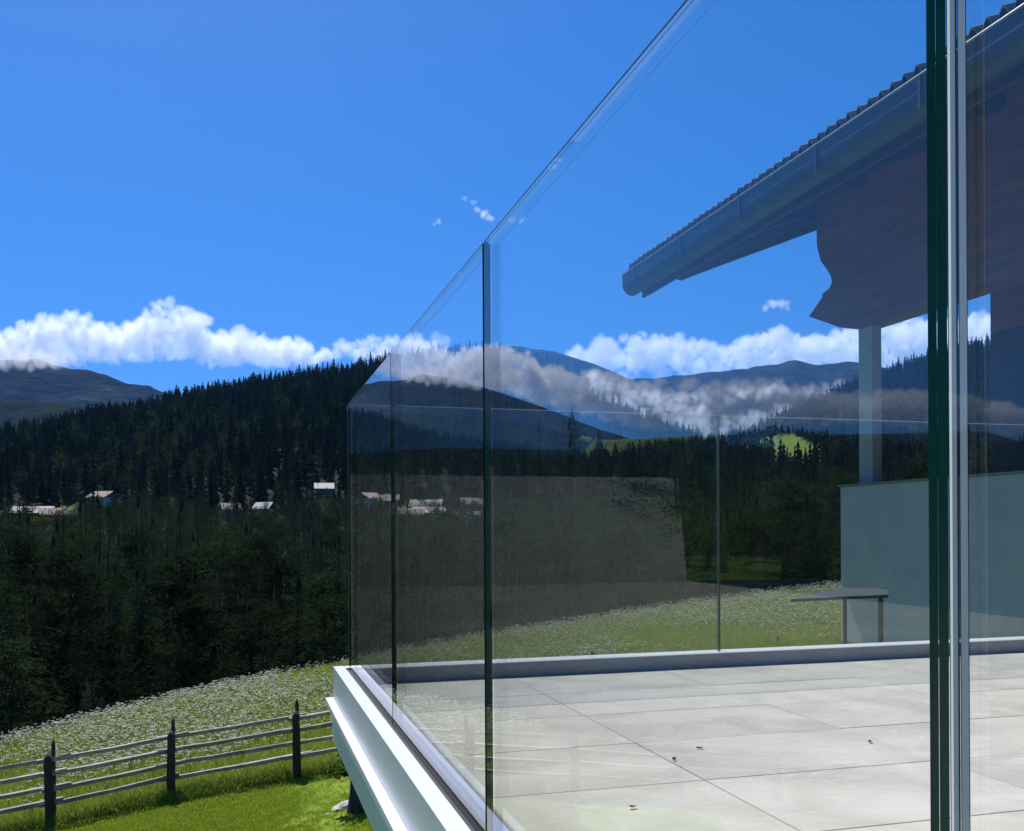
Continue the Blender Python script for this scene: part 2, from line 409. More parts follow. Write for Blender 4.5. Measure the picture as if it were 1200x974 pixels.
# ------------------------------------------------------------------ instancing of uncountable stuff (grass, far woods)
def proto_collection(name, meshes):
    c = bpy.data.collections.new(name)
    for i, (me, mats) in enumerate(meshes):
        o = bpy.data.objects.new('%s_%02d' % (name, i), me)
        c.objects.link(o)
        for q in mats: me.materials.append(q)
    return c
def scatter(name, P_, scl, pick, coll, label, cat, tilt=0.0):
    n = len(P_)
    me = bpy.data.meshes.new(name)
    me.vertices.add(n)
    me.vertices.foreach_set('co', np.asarray(P_, 'f').ravel())
    r = np.random.default_rng(n)
    def attr(k, t, v):
        a = me.attributes.new(k, t, 'POINT')
        a.data.foreach_set('vector' if t == 'FLOAT_VECTOR' else 'value', np.asarray(v).ravel())
    attr('scl', 'FLOAT_VECTOR', np.asarray(scl, 'f'))
    rot = np.zeros((n, 3), 'f'); rot[:, 2] = r.uniform(0, 6.283, n); rot[:, :2] = r.normal(0, tilt, (n, 2)) if tilt else 0
    attr('rot', 'FLOAT_VECTOR', rot)
    attr('pick', 'INT', np.asarray(pick, 'i'))
    o = link(name, me)
    g = bpy.data.node_groups.new(name, 'GeometryNodeTree')
    g.interface.new_socket('Geometry', in_out='INPUT', socket_type='NodeSocketGeometry')
    g.interface.new_socket('Geometry', in_out='OUTPUT', socket_type='NodeSocketGeometry')
    N, L = g.nodes.new, g.links.new
    i, ou = N('NodeGroupInput'), N('NodeGroupOutput')
    ip = N('GeometryNodeInstanceOnPoints'); ci = N('GeometryNodeCollectionInfo')
    ci.inputs['Collection'].default_value = coll
    ci.inputs['Separate Children'].default_value = True
    ci.inputs['Reset Children'].default_value = True
    ip.inputs['Pick Instance'].default_value = True
    def na_(k, t):
        a = N('GeometryNodeInputNamedAttribute'); a.data_type = t; a.inputs[0].default_value = k; return a.outputs[0]
    L(i.outputs[0], ip.inputs['Points']); L(ci.outputs[0], ip.inputs['Instance'])
    L(na_('pick', 'INT'), ip.inputs['Instance Index']); L(na_('rot', 'FLOAT_VECTOR'), ip.inputs['Rotation']); L(na_('scl', 'FLOAT_VECTOR'), ip.inputs['Scale'])
    L(ip.outputs[0], ou.inputs[0])
    o.modifiers.new('scatter', 'NODES').node_group = g
    tag(o, label, cat, kind='stuff')
    return o

# ------------------------------------------------------------------ trees
def frond(V, Fc, base, out, length, droop, rnd, n, wid):
    """a drooping conifer bough: overlapping small ragged faces along and beside its axis"""
    side = Vector((-out.y, out.x, 0))
    for k in range(n):
        t = (k + rnd.random()) / n
        s = rnd.uniform(-1, 1) * wid * (1 - t * .55)
        c = base + out * (length * t) + side * s * length + Vector((0, 0, -droop * length * t * t + rnd.uniform(-.04, .05) * length - abs(s) * .25 * length))
        a = (out * rnd.uniform(.5, 1) + side * (s * 2.2 + rnd.uniform(-.5, .5)) + Vector((0, 0, rnd.uniform(-.75, .1)))).normalized()
        b = a.cross(Vector((rnd.uniform(-.5, .5), rnd.uniform(-.5, .5), 1))).normalized()
        L_ = length * rnd.uniform(.10, .22); w_ = L_ * rnd.uniform(.14, .3)
        i = len(V)
        V += [c - a * L_ * .4, c + b * w_, c + a * L_, c - b * w_]
        Fc.append((i, i + 1, i + 2, i + 3))
def spruce(seed, h, levels, per, n, rad, base_t=.1):
    rnd = random.Random(seed); V, Fc = [], []
    for l in range(levels):
        t = base_t + (1 - base_t) * (l + rnd.uniform(-.3, .3)) / levels
        R = rad * (1 - t) ** .8 * rnd.uniform(.78, 1.12) + .05 * rad
        a0 = rnd.uniform(0, 6.28)
        for k in range(per):
            if rnd.random() < .1: continue
            a = a0 + 6.283 * k / per + rnd.uniform(-.3, .3)
            frond(V, Fc, Vector((0, 0, t * h)), Vector((math.cos(a), math.sin(a), 0)), R * rnd.uniform(.7, 1.15), rnd.uniform(.25, .55), rnd, max(3, int(n * (.4 + .6 * (1 - t)))), .32)
    for k in range(8):
        i = len(V); a = rnd.uniform(0, 6.28); z = h * (.94 + .008 * k)
        V += [Vector((0, 0, z + .5)), Vector((math.cos(a) * .18, math.sin(a) * .18, z - .3)), Vector((math.cos(a + .9) * .18, math.sin(a + .9) * .18, z - .34))]
        Fc.append((i, i + 1, i + 2))
    me = bpy.data.meshes.new('crown'); me.from_pydata([tuple(v) for v in V], [], Fc)
    return me
def pine(seed, h, clumps, n, rad, low=.35, csize=.13, flat=.7, leaf=.2):
    rnd = random.Random(seed); V, Fc = [], []; ctr = []
    for c in range(clumps):
        t = low + (1 - low) * (c + rnd.random()) / clumps
        q = (t - low) / (1 - low)
        R = rad * (math.sin(math.pi * (.16 + .80 * q)) ** .75) * math.sqrt(rnd.uniform(.12, 1.1))
        a = rnd.uniform(0, 6.28)
        ctr.append(Vector((R * math.cos(a), R * math.sin(a), t * h)))
    for c in ctr:
        s = h * csize * rnd.uniform(.6, 1.15)
        for k in range(n):
            d = Vector((rnd.gauss(0, 1), rnd.gauss(0, 1), rnd.gauss(0, .62))) * .42 * s
            d.z *= flat
            p_ = c + d
            a = Vector((rnd.gauss(0, 1), rnd.gauss(0, 1), rnd.gauss(.25, .7))).normalized()
            b = a.cross(Vector((rnd.gauss(0, 1), rnd.gauss(0, 1), rnd.gauss(0, 1)))).normalized()
            L_ = s * leaf * rnd.uniform(.6, 1.3); w_ = L_ * rnd.uniform(.18, .34)
            i = len(V)
            V += [p_ - a * L_, p_ + b * w_, p_ + a * L_, p_ - b * w_]
            Fc.append((i, i + 1, i + 2, i + 3))
    me = bpy.data.meshes.new('crown'); me.from_pydata([tuple(v) for v in V], [], Fc)
    return me, ctr
def trunk_mesh(seed, h, r, ctr=None, bend=.02, stubs=10):
    rnd = random.Random(seed); bm = bmesh.new()
    pts = [(0, 0, -.6)]; n = 8
    for i in range(1, n + 1):
        t = i / n
        pts.append((math.sin(t * 4 + seed) * bend * h * t, math.cos(t * 3 + seed) * bend * h * t * .6, h * t * .97))
    tube_bm(bm, pts, [r * (1.25 if i == 0 else 1 - .93 * i / n) for i in range(n + 1)], 7, True)
    if ctr:
        for c in ctr[::2]:
            z = max(.2 * h, c.z - rnd.uniform(.03, .1) * h)
            t = z / h
            b = Vector((math.sin(t * 4 + seed) * bend * h * t, math.cos(t * 3 + seed) * bend * h * t * .6, z))
            mid = b.lerp(c, .5) + Vector((0, 0, .03 * h * rnd.uniform(-.3, 1)))
            tube_bm(bm, [b, mid, c], [r * .3 * (1 - t * .6), r * .2 * (1 - t * .6), .012], 4, False)
    for k in range(stubs):
        t = rnd.uniform(.08, .5); a = rnd.uniform(0, 6.28); l = rnd.uniform(.4, 1.1)
        b = Vector((math.sin(t * 4 + seed) * bend * h * t, math.cos(t * 3 + seed) * bend * h * t * .6, h * t))
        tube_bm(bm, [b, b + Vector((math.cos(a) * l, math.sin(a) * l, rnd.uniform(-.3, .15)))], [.03, .008], 4, False)
    return from_bm(bm, 'trunk', True)
def far_conifer(seed, h, rad, tiers=6, seg=9):
    rnd = random.Random(seed); V, Fc = [], []
    for k in range(tiers):
        z1 = h * (1 - (tiers - 1 - k) / tiers * .0 - k / tiers * .9)
        zb = h * (.04 + .96 * (1 - (k + 1.25) / (tiers + .25)))
        R = rad * ((k + 1) / tiers) ** .85
        i0 = len(V); V.append(Vector((0, 0, z1 if k else h)))
        for s in range(seg * 2):
            a = math.pi * s / seg + rnd.uniform(-.12, .12)
            rr = R * (rnd.uniform(.85, 1.15) if s % 2 == 0 else rnd.uniform(.45, .7))
            V.append(Vector((rr * math.cos(a), rr * math.sin(a), zb + (0 if s % 2 == 0 else .05 * h) + rnd.uniform(-.02, .02) * h)))
        for s in range(seg * 2):
            Fc.append((i0, i0 + 1 + s, i0 + 1 + (s + 1) % (seg * 2)))
    me = bpy.data.meshes.new('far_conifer'); me.from_pydata([tuple(v) for v in V], [], Fc)
    return me

R_ = random.Random(11)
PROT = []
for s in range(4):
    h = [13.5, 12.0, 14.5, 11.0][s]
    PROT.append(('spruce_tree', h, spruce(20 + s, h, 32, 9, 26, h * [.2, .23, .18, .24][s]), trunk_mesh(s, h, .17), M['spruce']))
for s in range(4):
    h = [12.5, 13.5, 11.0, 12.0][s]
    cm, ctr = pine(40 + s, h, [30, 27, 32, 28][s], 150, h * [.19, .16, .21, .18][s], [.32, .4, .28, .36][s], .125, .5, .14)
    PROT.append(('pine_tree', h, cm, trunk_mesh(7 + s, h, .16, ctr, .025), M['pine']))
for q in PROT:
    q[2].materials.append(q[4]); q[3].materials.append(M['bark'])

def sector_points(seed, n, r0, r1, a0, a1, mind=0.0):
    g = np.random.default_rng(seed)
    r = np.sqrt(g.uniform(r0 * r0, r1 * r1, n)); a = np.radians(g.uniform(a0, a1, n))
    xc, dp = r * np.sin(a), r * np.cos(a)
    P_ = np.stack([xc * CT + dp * ST, -xc * ST + dp * CT], -1)
    if mind:
        keep = []; cell = {}
        for i, (x, y) in enumerate(P_):
            k = (int(x // mind), int(y // mind)); ok = True
            for dx in (-1, 0, 1):
                for dy in (-1, 0, 1):
                    for j in cell.get((k[0] + dx, k[1] + dy), ()):
                        if (P_[j, 0] - x) ** 2 + (P_[j, 1] - y) ** 2 < mind * mind: ok = False; break
                    if not ok: break
                if not ok: break
            if ok: cell.setdefault(k, []).append(i); keep.append(i)
        P_ = P_[keep]
    return P_
def polar(P_):
    xc = P_[:, 0] * CT - P_[:, 1] * ST; dp = P_[:, 0] * ST + P_[:, 1] * CT
    return np.hypot(xc, dp), np.degrees(np.arctan2(xc, dp))
def brow(a): return 31 + .42 * (np.clip(a, -40, 34) + 10)

# countable trees at the forest edge
C1 = sector_points(3, 9000, 34, 125, -33, 27, 4.1)
r, a = polar(C1)
C1 = C1[(r > brow(a) + 8)]
r, a = polar(C1)
C1 = C1[np.argsort(r)]
NEAR = C1[:250]; REST = C1[250:]
LAB = {'spruce_tree': 'dark pointed spruce at the forest edge below the flowering meadow', 'pine_tree': 'dark round-topped pine with bare lower trunk at the forest edge below the flowering meadow'}
for i, (x, y) in enumerate(NEAR):
    r_, a_ = polar(np.array([[x, y]]))
    k = R_.choice([0, 1, 2, 3, 0, 1, 2, 3, 4, 5, 6, 7])
    nm, h, cm, tm, _ = PROT[k]
    z = hz(x, y)
    # tops stay under the sight line the photograph shows over the wood
    top = np.interp(a_[0], [-35, -10, 5, 12, 18, 30], [-3.2, -3.0, -1.5, .8, 2.5, 4.0]) + R_.choice([R_.uniform(-1.2, 2.0), R_.uniform(-1.2, 2.0), R_.uniform(-5.5, -.5)]) + np.interp(r_[0], [45, 110], [-.6, 1.6])
    s = min(1.35, max(.62, (top - z) / h)) * R_.uniform(.94, 1.05)
    t = empty(nm, (x, y, z), R_.uniform(0, 6.28))
    t.scale = (s * R_.uniform(.95, 1.2), s * R_.uniform(.95, 1.2), s)
    tag(t, LAB[nm], 'tree', 'trees at the forest edge')
    c_ = bpy.data.objects.new('crown', cm); col.objects.link(c_); c_.parent = t
    c_ = bpy.data.objects.new('trunk', tm); col.objects.link(c_); c_.parent = t

# the rest of the wood in the valley, nobody could count it
def joined(cm, tm):
    n0 = len(cm.vertices)
    V = [tuple(v.co) for v in cm.vertices] + [tuple(v.co) for v in tm.vertices]
    Fc = [tuple(p_.vertices) for p_ in cm.polygons] + [tuple(n0 + v for v in p_.vertices) for p_ in tm.polygons]
    me = bpy.data.meshes.new('wood_tree'); me.from_pydata(V, [], Fc)
    mi = [0] * len(cm.polygons) + [1] * len(tm.polygons)
    me.polygons.foreach_set('material_index', mi)
    return me
mids = []
for s in range(3):
    h = 13
    mids.append((joined(spruce(60 + s, h, 24, 7, 12, h * .2), trunk_mesh(30 + s, h, .16, None, .02, 0)), [M['spruce'], M['bark']]))
for s in range(4):
    cm, ctr = pine(70 + s, 12.5, 30, 60, 12.5 * .21, .25, .13, .6, .16)
    mids.append((joined(cm, trunk_mesh(33 + s, 12.5, .15, ctr, .02, 0)), [M['pine'], M['bark']]))
for s in range(2):
    cm, ctr = pine(80 + s, 10, 34, 120, 10 * .34, .16, .17, .9, .12)
    mids.append((joined(cm, trunk_mesh(37 + s, 10, .15, ctr, .02, 0)), [M['broad'], M['bark']]))
cm_mid = proto_collection('valley_tree', mids)
V1 = sector_points(8, 26000, 112, 460, -60, 32, 5.4)
V2 = sector_points(9, 5000, 30, 100, -68, -33, 3.4)
V2r, V2a = polar(V2); V2 = V2[V2r > brow(V2a) + 8]
V3 = sector_points(31, 260, 24, 60, 120, 178, 3.6)      # added unseen wood behind the house, darkens the reflection in the far glass
VAL = np.concatenate([REST, V1, V2, V3[(V3[:, 1] < -17) & (V3[:, 0] > 12.5 - .1 * V3[:, 1])], sector_points(32, 1500, 62, 260, 110, 200, 5.0)])  # last sector: more trees added behind, also to darken that reflection
g_ = np.random.default_rng(5)
VAL = VAL[~((clearing(VAL[:, 0], VAL[:, 1])))]
r, a = polar(VAL)
# keep glimpses of the village free of trees
VILL = [(-20, 604, 395), (40, 598, 405), (62, 600, 398), (122, 580, 430), (380, 570, 470), (270, 594, 420), (310, 593, 425), (455, 584, 410), (500, 590, 400), (552, 588, 405)]
VP3 = [onD(x, y, d) for x, y, d in VILL]
ok = np.ones(len(VAL), bool); cap = np.full(len(VAL), 1e3)
for q in VP3:
    ok &= np.hypot(VAL[:, 0] - q.x, VAL[:, 1] - q.y) > 9
    ql = math.hypot(q.x, q.y); u = np.array([q.x, q.y]) / ql
    al = VAL @ u; la = np.abs(VAL @ np.array([-u[1], u[0]]))
    f = (la < 8) & (al < ql) & (al > ql - 150)          # gardens in front of a house hold lower trees
    cap = np.where(f, np.minimum(cap, q.z * al / ql + .9 + g_.normal(0, 1.7, len(VAL))), cap)
cap = cap[ok]
VAL = VAL[ok]; r, a = polar(VAL)
pick = g_.choice(len(mids), len(VAL), p=[.19, .19, .19, .09, .09, .09, .08, .04, .04])
z = height(VAL[:, 0], VAL[:, 1])
top = np.interp(r, [40, 100, 200, 300, 420], [-4, -1.8, 1.0, 6, 14]) + np.interp(a, [-60, 5, 14, 32], [0, 0, 5, 9]) * np.interp(r, [90, 300, 420], [1, .4, 0]) + g_.normal(0, 2.6, len(VAL))
top = top + np.where(pick < 3, g_.uniform(0, 4.5, len(VAL)), 0)
s = np.clip((np.minimum(top, cap) - z) / 12.8, .3, 1.5)
s = np.where(np.abs(a) > 95, g_.uniform(.6, .95, len(VAL)), s)
scatter('valley_wood', np.stack([VAL[:, 0], VAL[:, 1], z], -1), np.stack([s * 1.1, s * 1.1, s], -1), pick, cm_mid, 'dark mixed wood filling the valley behind the forest edge', 'wood')

# hill forest
fars = [(far_conifer(90 + s, 22, [4.4, 3.6, 5.2, 4.0][s], [7, 8, 6, 7][s]), [M['spruce']]) for s in range(4)]
for s in range(2):
    cm, ctr = pine(95 + s, 18, 18, 14, 18 * .27, .1, .2, .9)
    fars.append((cm, [M['broad']]))
cm_far = proto_collection('hill_tree', fars)
H1 = sector_points(12, 130000, 440, 1420, -66, 40, 5.3)
H1 = H1[~clearing(H1[:, 0], H1[:, 1])]
r, a = polar(H1)
keep = g_.random(len(H1)) < .93
for q in VP3:
    keep &= np.hypot(H1[:, 0] - q.x, H1[:, 1] - q.y) > 12
H1 = H1[keep]; r, a = polar(H1)
pat = fbm2(H1[:, 0], H1[:, 1], 60.0)
pick = np.where(g_.random(len(H1)) < np.where(pat > .45, .3, .08), g_.integers(4, 6, len(H1)), g_.integers(0, 4, len(H1)))
z = height(H1[:, 0], H1[:, 1])
s = np.clip(g_.normal(.86, .22, len(H1)), .45, 1.3) * np.interp(r, [440, 600], [.75, 1])
scatter('hill_forest', np.stack([H1[:, 0], H1[:, 1], z - .5], -1), np.stack([s * 1.1, s * 1.1, s], -1), pick, cm_far, 'dense dark spruce forest covering the hill across the valley', 'forest')
print('trees', len(NEAR), len(VAL), len(H1), time.time() - T0)

# ------------------------------------------------------------------ far mountains
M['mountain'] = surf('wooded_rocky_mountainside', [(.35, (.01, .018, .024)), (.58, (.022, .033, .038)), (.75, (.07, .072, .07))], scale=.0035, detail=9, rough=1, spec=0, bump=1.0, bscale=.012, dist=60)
M['mountain2'] = surf('dark_wooded_mountainside', [(.35, (.012, .022, .016)), (.7, (.024, .038, .02))], scale=.006, detail=9, rough=1, spec=0, bump=1.0, bscale=.03, dist=20)
M['pasture'] = surf('alpine_pasture', [(.3, (.11, .17, .028)), (.7, (.17, .24, .045))], scale=.02, detail=9, rough=1, spec=0)
def mountain(name, prof, dist, base, near, mat, label, seed, pasture=None):
    n = max(60, int((prof[-1][0] - prof[0][0]) / 4)); nrw = 44
    V, Fc = [], []
    xs = np.linspace(prof[0][0], prof[-1][0], n); ys = np.interp(xs, [q[0] for q in prof], [q[1] for q in prof])
    for i in range(n):
        for j in range(nrw):
            t = j / (nrw - 1)
            d = dist * (1 - near * (1 - t)) if t <= 1 else dist
            q = onD(xs[i], 622, d); top = (622 - ys[i]) / FPX * dist
            e = noise.fractal(Vector((q.x, q.y, seed * 100)) / (dist * .05), .9, 2.0, 6) * .09 * dist * .22
            rg = (1 - abs(noise.fractal(Vector((q.x * 1.0, q.y * .4, seed * 50)) / (dist * .045), 1.0, 2.0, 5))) * .02 * dist
            z = base + (top - base) * t ** 1.15 + (e * .7 + rg - .016 * dist) * math.sin(math.pi * min(1, t * 1.0)) * .8 + noise.fractal(Vector((xs[i] * .05, seed, 0)), 1, 2, 5) * dist * .0016 * t
            V.append((q.x, q.y, z))
        q = onD(xs[i], 622, dist * 1.12)
        V.append((q.x, q.y, base))
    w = nrw + 1
    for i in range(n - 1):
        for j in range(w - 1):
            b = i * w + j
            Fc.append((b, b + w, b + w + 1, b + 1))
    me = bpy.data.meshes.new(name); me.from_pydata(V, [], Fc)
    me.polygons.foreach_set('use_smooth', [True] * len(Fc))
    o = link(name, me, mat)
    if pasture:
        me.materials.append(M['pasture'])
        me.polygons.foreach_set('material_index', [1 if pasture[0] < xs[i] + 30 * noise.noise(Vector((i * .2, j * .3, 5))) < pasture[1] and j > nrw * (pasture[2] + .12 * noise.noise(Vector((i * .13, 0, 9)))) else 0 for i in range(n - 1) for j in range(w - 1)])
    tag(o, label, 'mountain', kind='structure')
    return o
mountain('mountain', [(-1500, 470), (-1200, 430), (-800, 455), (-600, 470), (-480, 492), (-380, 500), (-240, 474), (-150, 450), (-80, 434), (0, 420), (40, 417), (75, 428), (105, 431), (125, 437), (150, 447), (175, 450), (205, 462), (260, 482), (330, 500)], 5600, -80, .45, M['mountain'], 'blue rocky mountain with its summit in cloud behind the hill', 1)
mountain('mountain', [(-1500, 480), (-900, 490), (-500, 470), (-250, 490), (-60, 468), (0, 466), (50, 467), (110, 472), (160, 481), (220, 500)], 3000, -80, .4, M['mountain2'], 'low dark wooded ridge in front of the blue mountain', 2, (-480, -220, .5))
mountain('mountain', [(400, 470), (480, 432), (560, 412), (600, 405), (650, 412), (700, 428), (743, 446), (800, 441), (880, 433), (935, 424), (960, 430), (1000, 426), (1060, 438), (1120, 428), (1300, 405), (1600, 430)], 5400, -80, .5, M['mountain'], 'blue mountain range streaked with low cloud beyond the valley gap', 3)

# ------------------------------------------------------------------ clouds
m, nt, p, N, L = newmat('cloud_vapour')
nt.nodes.remove(p)
vp = N('ShaderNodeVolumePrincipled'); vp.inputs['Color'].default_value = (1, 1, 1, 1); vp.inputs['Anisotropy'].default_value = .4; vp.inputs['Density'].default_value = .014
L(vp.outputs[0], nt.nodes['Material Output'].inputs['Volume'])
M['cloud'] = m
def cloud_nodes(lo, hi, res, scale, amp, soft, seed, mat):
    g = bpy.data.node_groups.new('cloud_body', 'GeometryNodeTree')
    g.interface.new_socket('Geometry', in_out='INPUT', socket_type='NodeSocketGeometry')
    g.interface.new_socket('Geometry', in_out='OUTPUT', socket_type='NodeSocketGeometry')
    N, L = g.nodes.new, g.links.new
    i, o = N('NodeGroupInput'), N('NodeGroupOutput')
    pos = N('GeometryNodeInputPosition')
    vc = N('GeometryNodeVolumeCube'); vc.inputs['Min'].default_value = lo; vc.inputs['Max'].default_value = hi
    for a, b in zip(('Resolution X', 'Resolution Y', 'Resolution Z'), res): vc.inputs[a].default_value = b
    sn = N('GeometryNodeSampleNearest'); sn.domain = 'POINT'; L(i.outputs[0], sn.inputs[0])
    def samp(val, t):
        si = N('GeometryNodeSampleIndex'); si.data_type = t; si.domain = 'POINT'
        L(i.outputs[0], si.inputs['Geometry']); L(sn.outputs[0], si.inputs['Index']); L(val, si.inputs['Value']); return si.outputs[0]
    na_ = N('GeometryNodeInputNamedAttribute'); na_.data_type = 'FLOAT'; na_.inputs[0].default_value = 'rad'
    rad = samp(na_.outputs[0], 'FLOAT'); pc = samp(pos.outputs[0], 'FLOAT_VECTOR')
    dv = N('ShaderNodeVectorMath'); dv.operation = 'DISTANCE'; L(pos.outputs[0], dv.inputs[0]); L(pc, dv.inputs[1])
    nz = N('ShaderNodeTexNoise'); nz.noise_dimensions = '4D'
    for k, v in (('W', seed), ('Scale', 1 / scale), ('Detail', 7), ('Roughness', .6)): nz.inputs[k].default_value = v
    L(pos.outputs[0], nz.inputs['Vector'])
    def mth(op, a, b):
        k = N('ShaderNodeMath'); k.operation = op
        for q, x in enumerate((a, b)):
            if isinstance(x, (int, float)): k.inputs[q].default_value = x
            else: L(x, k.inputs[q])
        return k.outputs[0]
    e = mth('MULTIPLY', mth('SUBTRACT', nz.outputs[0], .5), amp)
    t = mth('DIVIDE', mth('ADD', mth('SUBTRACT', rad, dv.outputs['Value']), e), soft)
    c = N('ShaderNodeClamp'); L(t, c.inputs[0]); L(c.outputs[0], vc.inputs['Density'])
    sm = N('GeometryNodeSetMaterial'); sm.inputs['Material'].default_value = mat
    L(vc.outputs[0], sm.inputs[0]); L(sm.outputs[0], o.inputs[0])
    return g
def cloud(blobs, dp, seed, vox, label, amp=5.0, scale=6.0, soft=1.0, per=7, up=.8, mat=None):
    """blobs: (px, py, radius px) at depth dp; amp, scale and soft in px units too"""
    rnd = random.Random(seed); pts, rad = [], []; k = dp / FPX
    for (x, y, r) in blobs:
        for q in range(per):
            rr = r * (.85 if q == 0 else rnd.uniform(.35, .7)); a = rnd.uniform(0, 6.28); d = 0 if q == 0 else r * rnd.uniform(.35, .85)
            pts.append(onD(x + d * math.cos(a), y - abs(d * math.sin(a)) * up + r * .1, dp + rnd.uniform(-.6, .6) * r * k)); rad.append(rr * k)
    me = bpy.data.meshes.new('cloud'); me.from_pydata([tuple(q) for q in pts], [], [])
    me.attributes.new('rad', 'FLOAT', 'POINT').data.foreach_set('value', rad)
    o = link('cloud', me)
    A = np.array(pts); pad = max(rad) + amp * k * .6
    lo, hi = A.min(0) - pad, A.max(0) + pad
    res = [max(8, int(x)) for x in (hi - lo) / (vox * k)]
    o.modifiers.new('body', 'NODES').node_group = cloud_nodes(lo, hi, res, scale * k, amp * k, soft * k, seed, mat or M['cloud'])
    tag(o, label, 'cloud', kind='stuff')
    return o
def bank(prof, dp, seed, vox, label, n, rmin=8, rmax=19, amp=19, scale=15, soft=3.5, mat=None):
    """prof: (px x, px top, px bottom) outline of a cloud bank, filled with puffs"""
    rnd = random.Random(seed); bl = []
    X_, T_, B_ = zip(*prof)
    for k in range(n):
        x = rnd.uniform(X_[0], X_[-1]); t_, b_ = np.interp(x, X_, T_), np.interp(x, X_, B_)
        r = min(rmin + (rmax - rmin) * rnd.random() ** 1.6, max(2.0, (b_ - t_) * .5))
        bl.append((x, t_ + r + (b_ - t_ - 2 * r) * rnd.random() ** 1.1, r))
    return cloud(bl, dp, seed, vox, label, amp, scale, soft, 3, .8, mat)
bank([(-130, 372, 446), (-60, 364, 446), (0, 382, 438), (30, 374, 442), (75, 360, 436), (105, 366, 434), (125, 378, 432), (145, 378, 430), (165, 364, 428), (182, 348, 428), (200, 344, 428), (222, 356, 430), (240, 382, 434), (262, 386, 434), (285, 378, 436), (310, 392, 436), (350, 396, 436), (375, 414, 428)], 6800, 1, 1.5, 'long white cumulus bank resting along the blue mountain', 560, 7, 24)
bank([(372, 412, 426), (400, 394, 428), (440, 388, 428), (470, 390, 434), (520, 386, 434)], 6800, 2, 1.5, 'small white cumulus rising behind the wooded ridge', 60, 6, 13)
bank([(645, 420, 436), (690, 398, 446), (740, 380, 446), (790, 384, 450), (830, 398, 446), (860, 396, 444), (900, 380, 446), (940, 384, 446), (1000, 378, 446), (1060, 366, 446), (1120, 366, 440), (1200, 352, 440), (1290, 360, 440)], 6800, 3, 1.5, 'broad white cumulus bank above the range beyond the valley gap', 480, 7, 24)
def vapour(name, dens):
    m, nt, p, N, L = newmat(name); nt.nodes.remove(p)
    vp = N('ShaderNodeVolumePrincipled'); vp.inputs['Color'].default_value = (1, 1, 1, 1); vp.inputs['Density'].default_value = dens; vp.inputs['Anisotropy'].default_value = .4
    L(vp.outputs[0], nt.nodes['Material Output'].inputs['Volume']); return m
thin = vapour('thin_cloud_vapour', .022)
wisp = vapour('wispy_cloud_vapour', .05)
bank([(570, 412, 455), (620, 418, 462), (680, 428, 480), (740, 444, 496), (790, 460, 504), (830, 474, 510)], 3900, 4, 1.7, 'low grey cloud drifting across the range beside the dark hill', 110, 8, 16, 30, 22, 14, thin)
bank([(775, 495, 512), (800, 488, 518), (840, 484, 522), (880, 476, 510), (925, 470, 486)], 3900, 5, 1.4, 'bright cloud lying low in the valley gap', 60, 6, 13, 12, 12, 5)
bank([(790, 452, 476), (850, 448, 478), (930, 440, 470), (1010, 446, 476), (1070, 440, 470)], 4300, 6, 1.7, 'thin cloud veil across the middle of the far range', 90, 7, 14, 26, 22, 16, thin)
bank([(-110, 394, 436), (-50, 396, 440), (0, 398, 438), (40, 400, 438), (70, 408, 434), (90, 416, 430)], 4700, 7, 1.4, 'cloud wisp hanging in front of the blue mountain summit', 120, 7, 16, 14, 12, 5)
bank([(-1300, 370, 450), (-1000, 360, 450), (-800, 385, 450), (-600, 372, 470), (-420, 385, 490), (-300, 392, 480), (-200, 382, 466), (-120, 385, 450)], 6800, 8, 3, 'cumulus bank continuing past the blue mountain, seen mirrored in the glass', 620, 14, 30, 20, 20, 7)
cloud([(509, 262, 4), (514, 259, 5)], 5000, 9, .5, 'tiny white cloud puff alone in the blue sky', 7, 8, 9, 5, mat=wisp)
cloud([(544, 233, 4), (554, 236, 4), (560, 246, 4), (567, 251, 7), (575, 255, 6)], 5000, 10, .5, 'small wispy cloud in the blue sky above the glass joint', 9, 10, 9, 5, mat=wisp)
cloud([(598, 257, 6), (612, 258, 6)], 5000, 11, .5, 'faint wisp of cloud seen through the glass panel', 12, 10, 12, 5, mat=wisp)
cloud([(898, 360, 7), (906, 356, 8), (916, 356, 8), (923, 360, 6)], 5000, 12, .6, 'small white cloud under the roof overhang', 8, 9, 7, 5, mat=wisp)
print('clouds', time.time() - T0)

# ------------------------------------------------------------------ village across the valley
def village_house(q, w, d, h, rot, roofc, wallc, label):
    t = empty('village_house', q, rot)
    tag(t, label, 'house', 'houses of the village in the trees')
    q = q - Vector((0, 0, 1.2)); t.location = q
    gz = hz(q.x, q.y) - q.z
    box('wall', (-w / 2, w / 2, -d / 2, d / 2, gz - 2, 0), wallc, t)
    bm = bmesh.new(); prism_bm(bm, [(-d / 2 - .9, -.3), (0, h), (d / 2 + .9, -.3), (d / 2 + .9, -.05), (0, h + .3), (-d / 2 - .9, -.05)], -w / 2 - .9, w / 2 + .9, 'X')
    link('roof', from_bm(bm), roofc, t)
    bm = bmesh.new(); prism_bm(bm, [(-d / 2, 0), (0, h - .1), (d / 2, 0)], -w / 2 + .02, w / 2 - .02, 'X')
    link('gable', from_bm(bm), M['wood_dark'], t)
    for lvl in (-1.4, -4.1):
        for k in range(4):
            x = -w / 2 + w * (k + .5) / 4
            wd = box('window', (x - .5, x + .5, -d / 2 - .04, -d / 2 + .1, lvl - .65, lvl + .65), M['window'], t)
            box('frame', (x - .62, x + .62, -d / 2 - .02, -d / 2 + .05, lvl - .77, lvl + .77), M['render_white'], wd)
    return t
RL = surf('pale_sheet_roof', [(.3, (.2, .19, .18)), (.7, (.3, .285, .27))], scale=.6, rough=.6)
RP = surf('faded_terracotta_roof', [(.3, (.26, .17, .14)), (.7, (.36, .24, .2))], scale=.8, rough=.8)
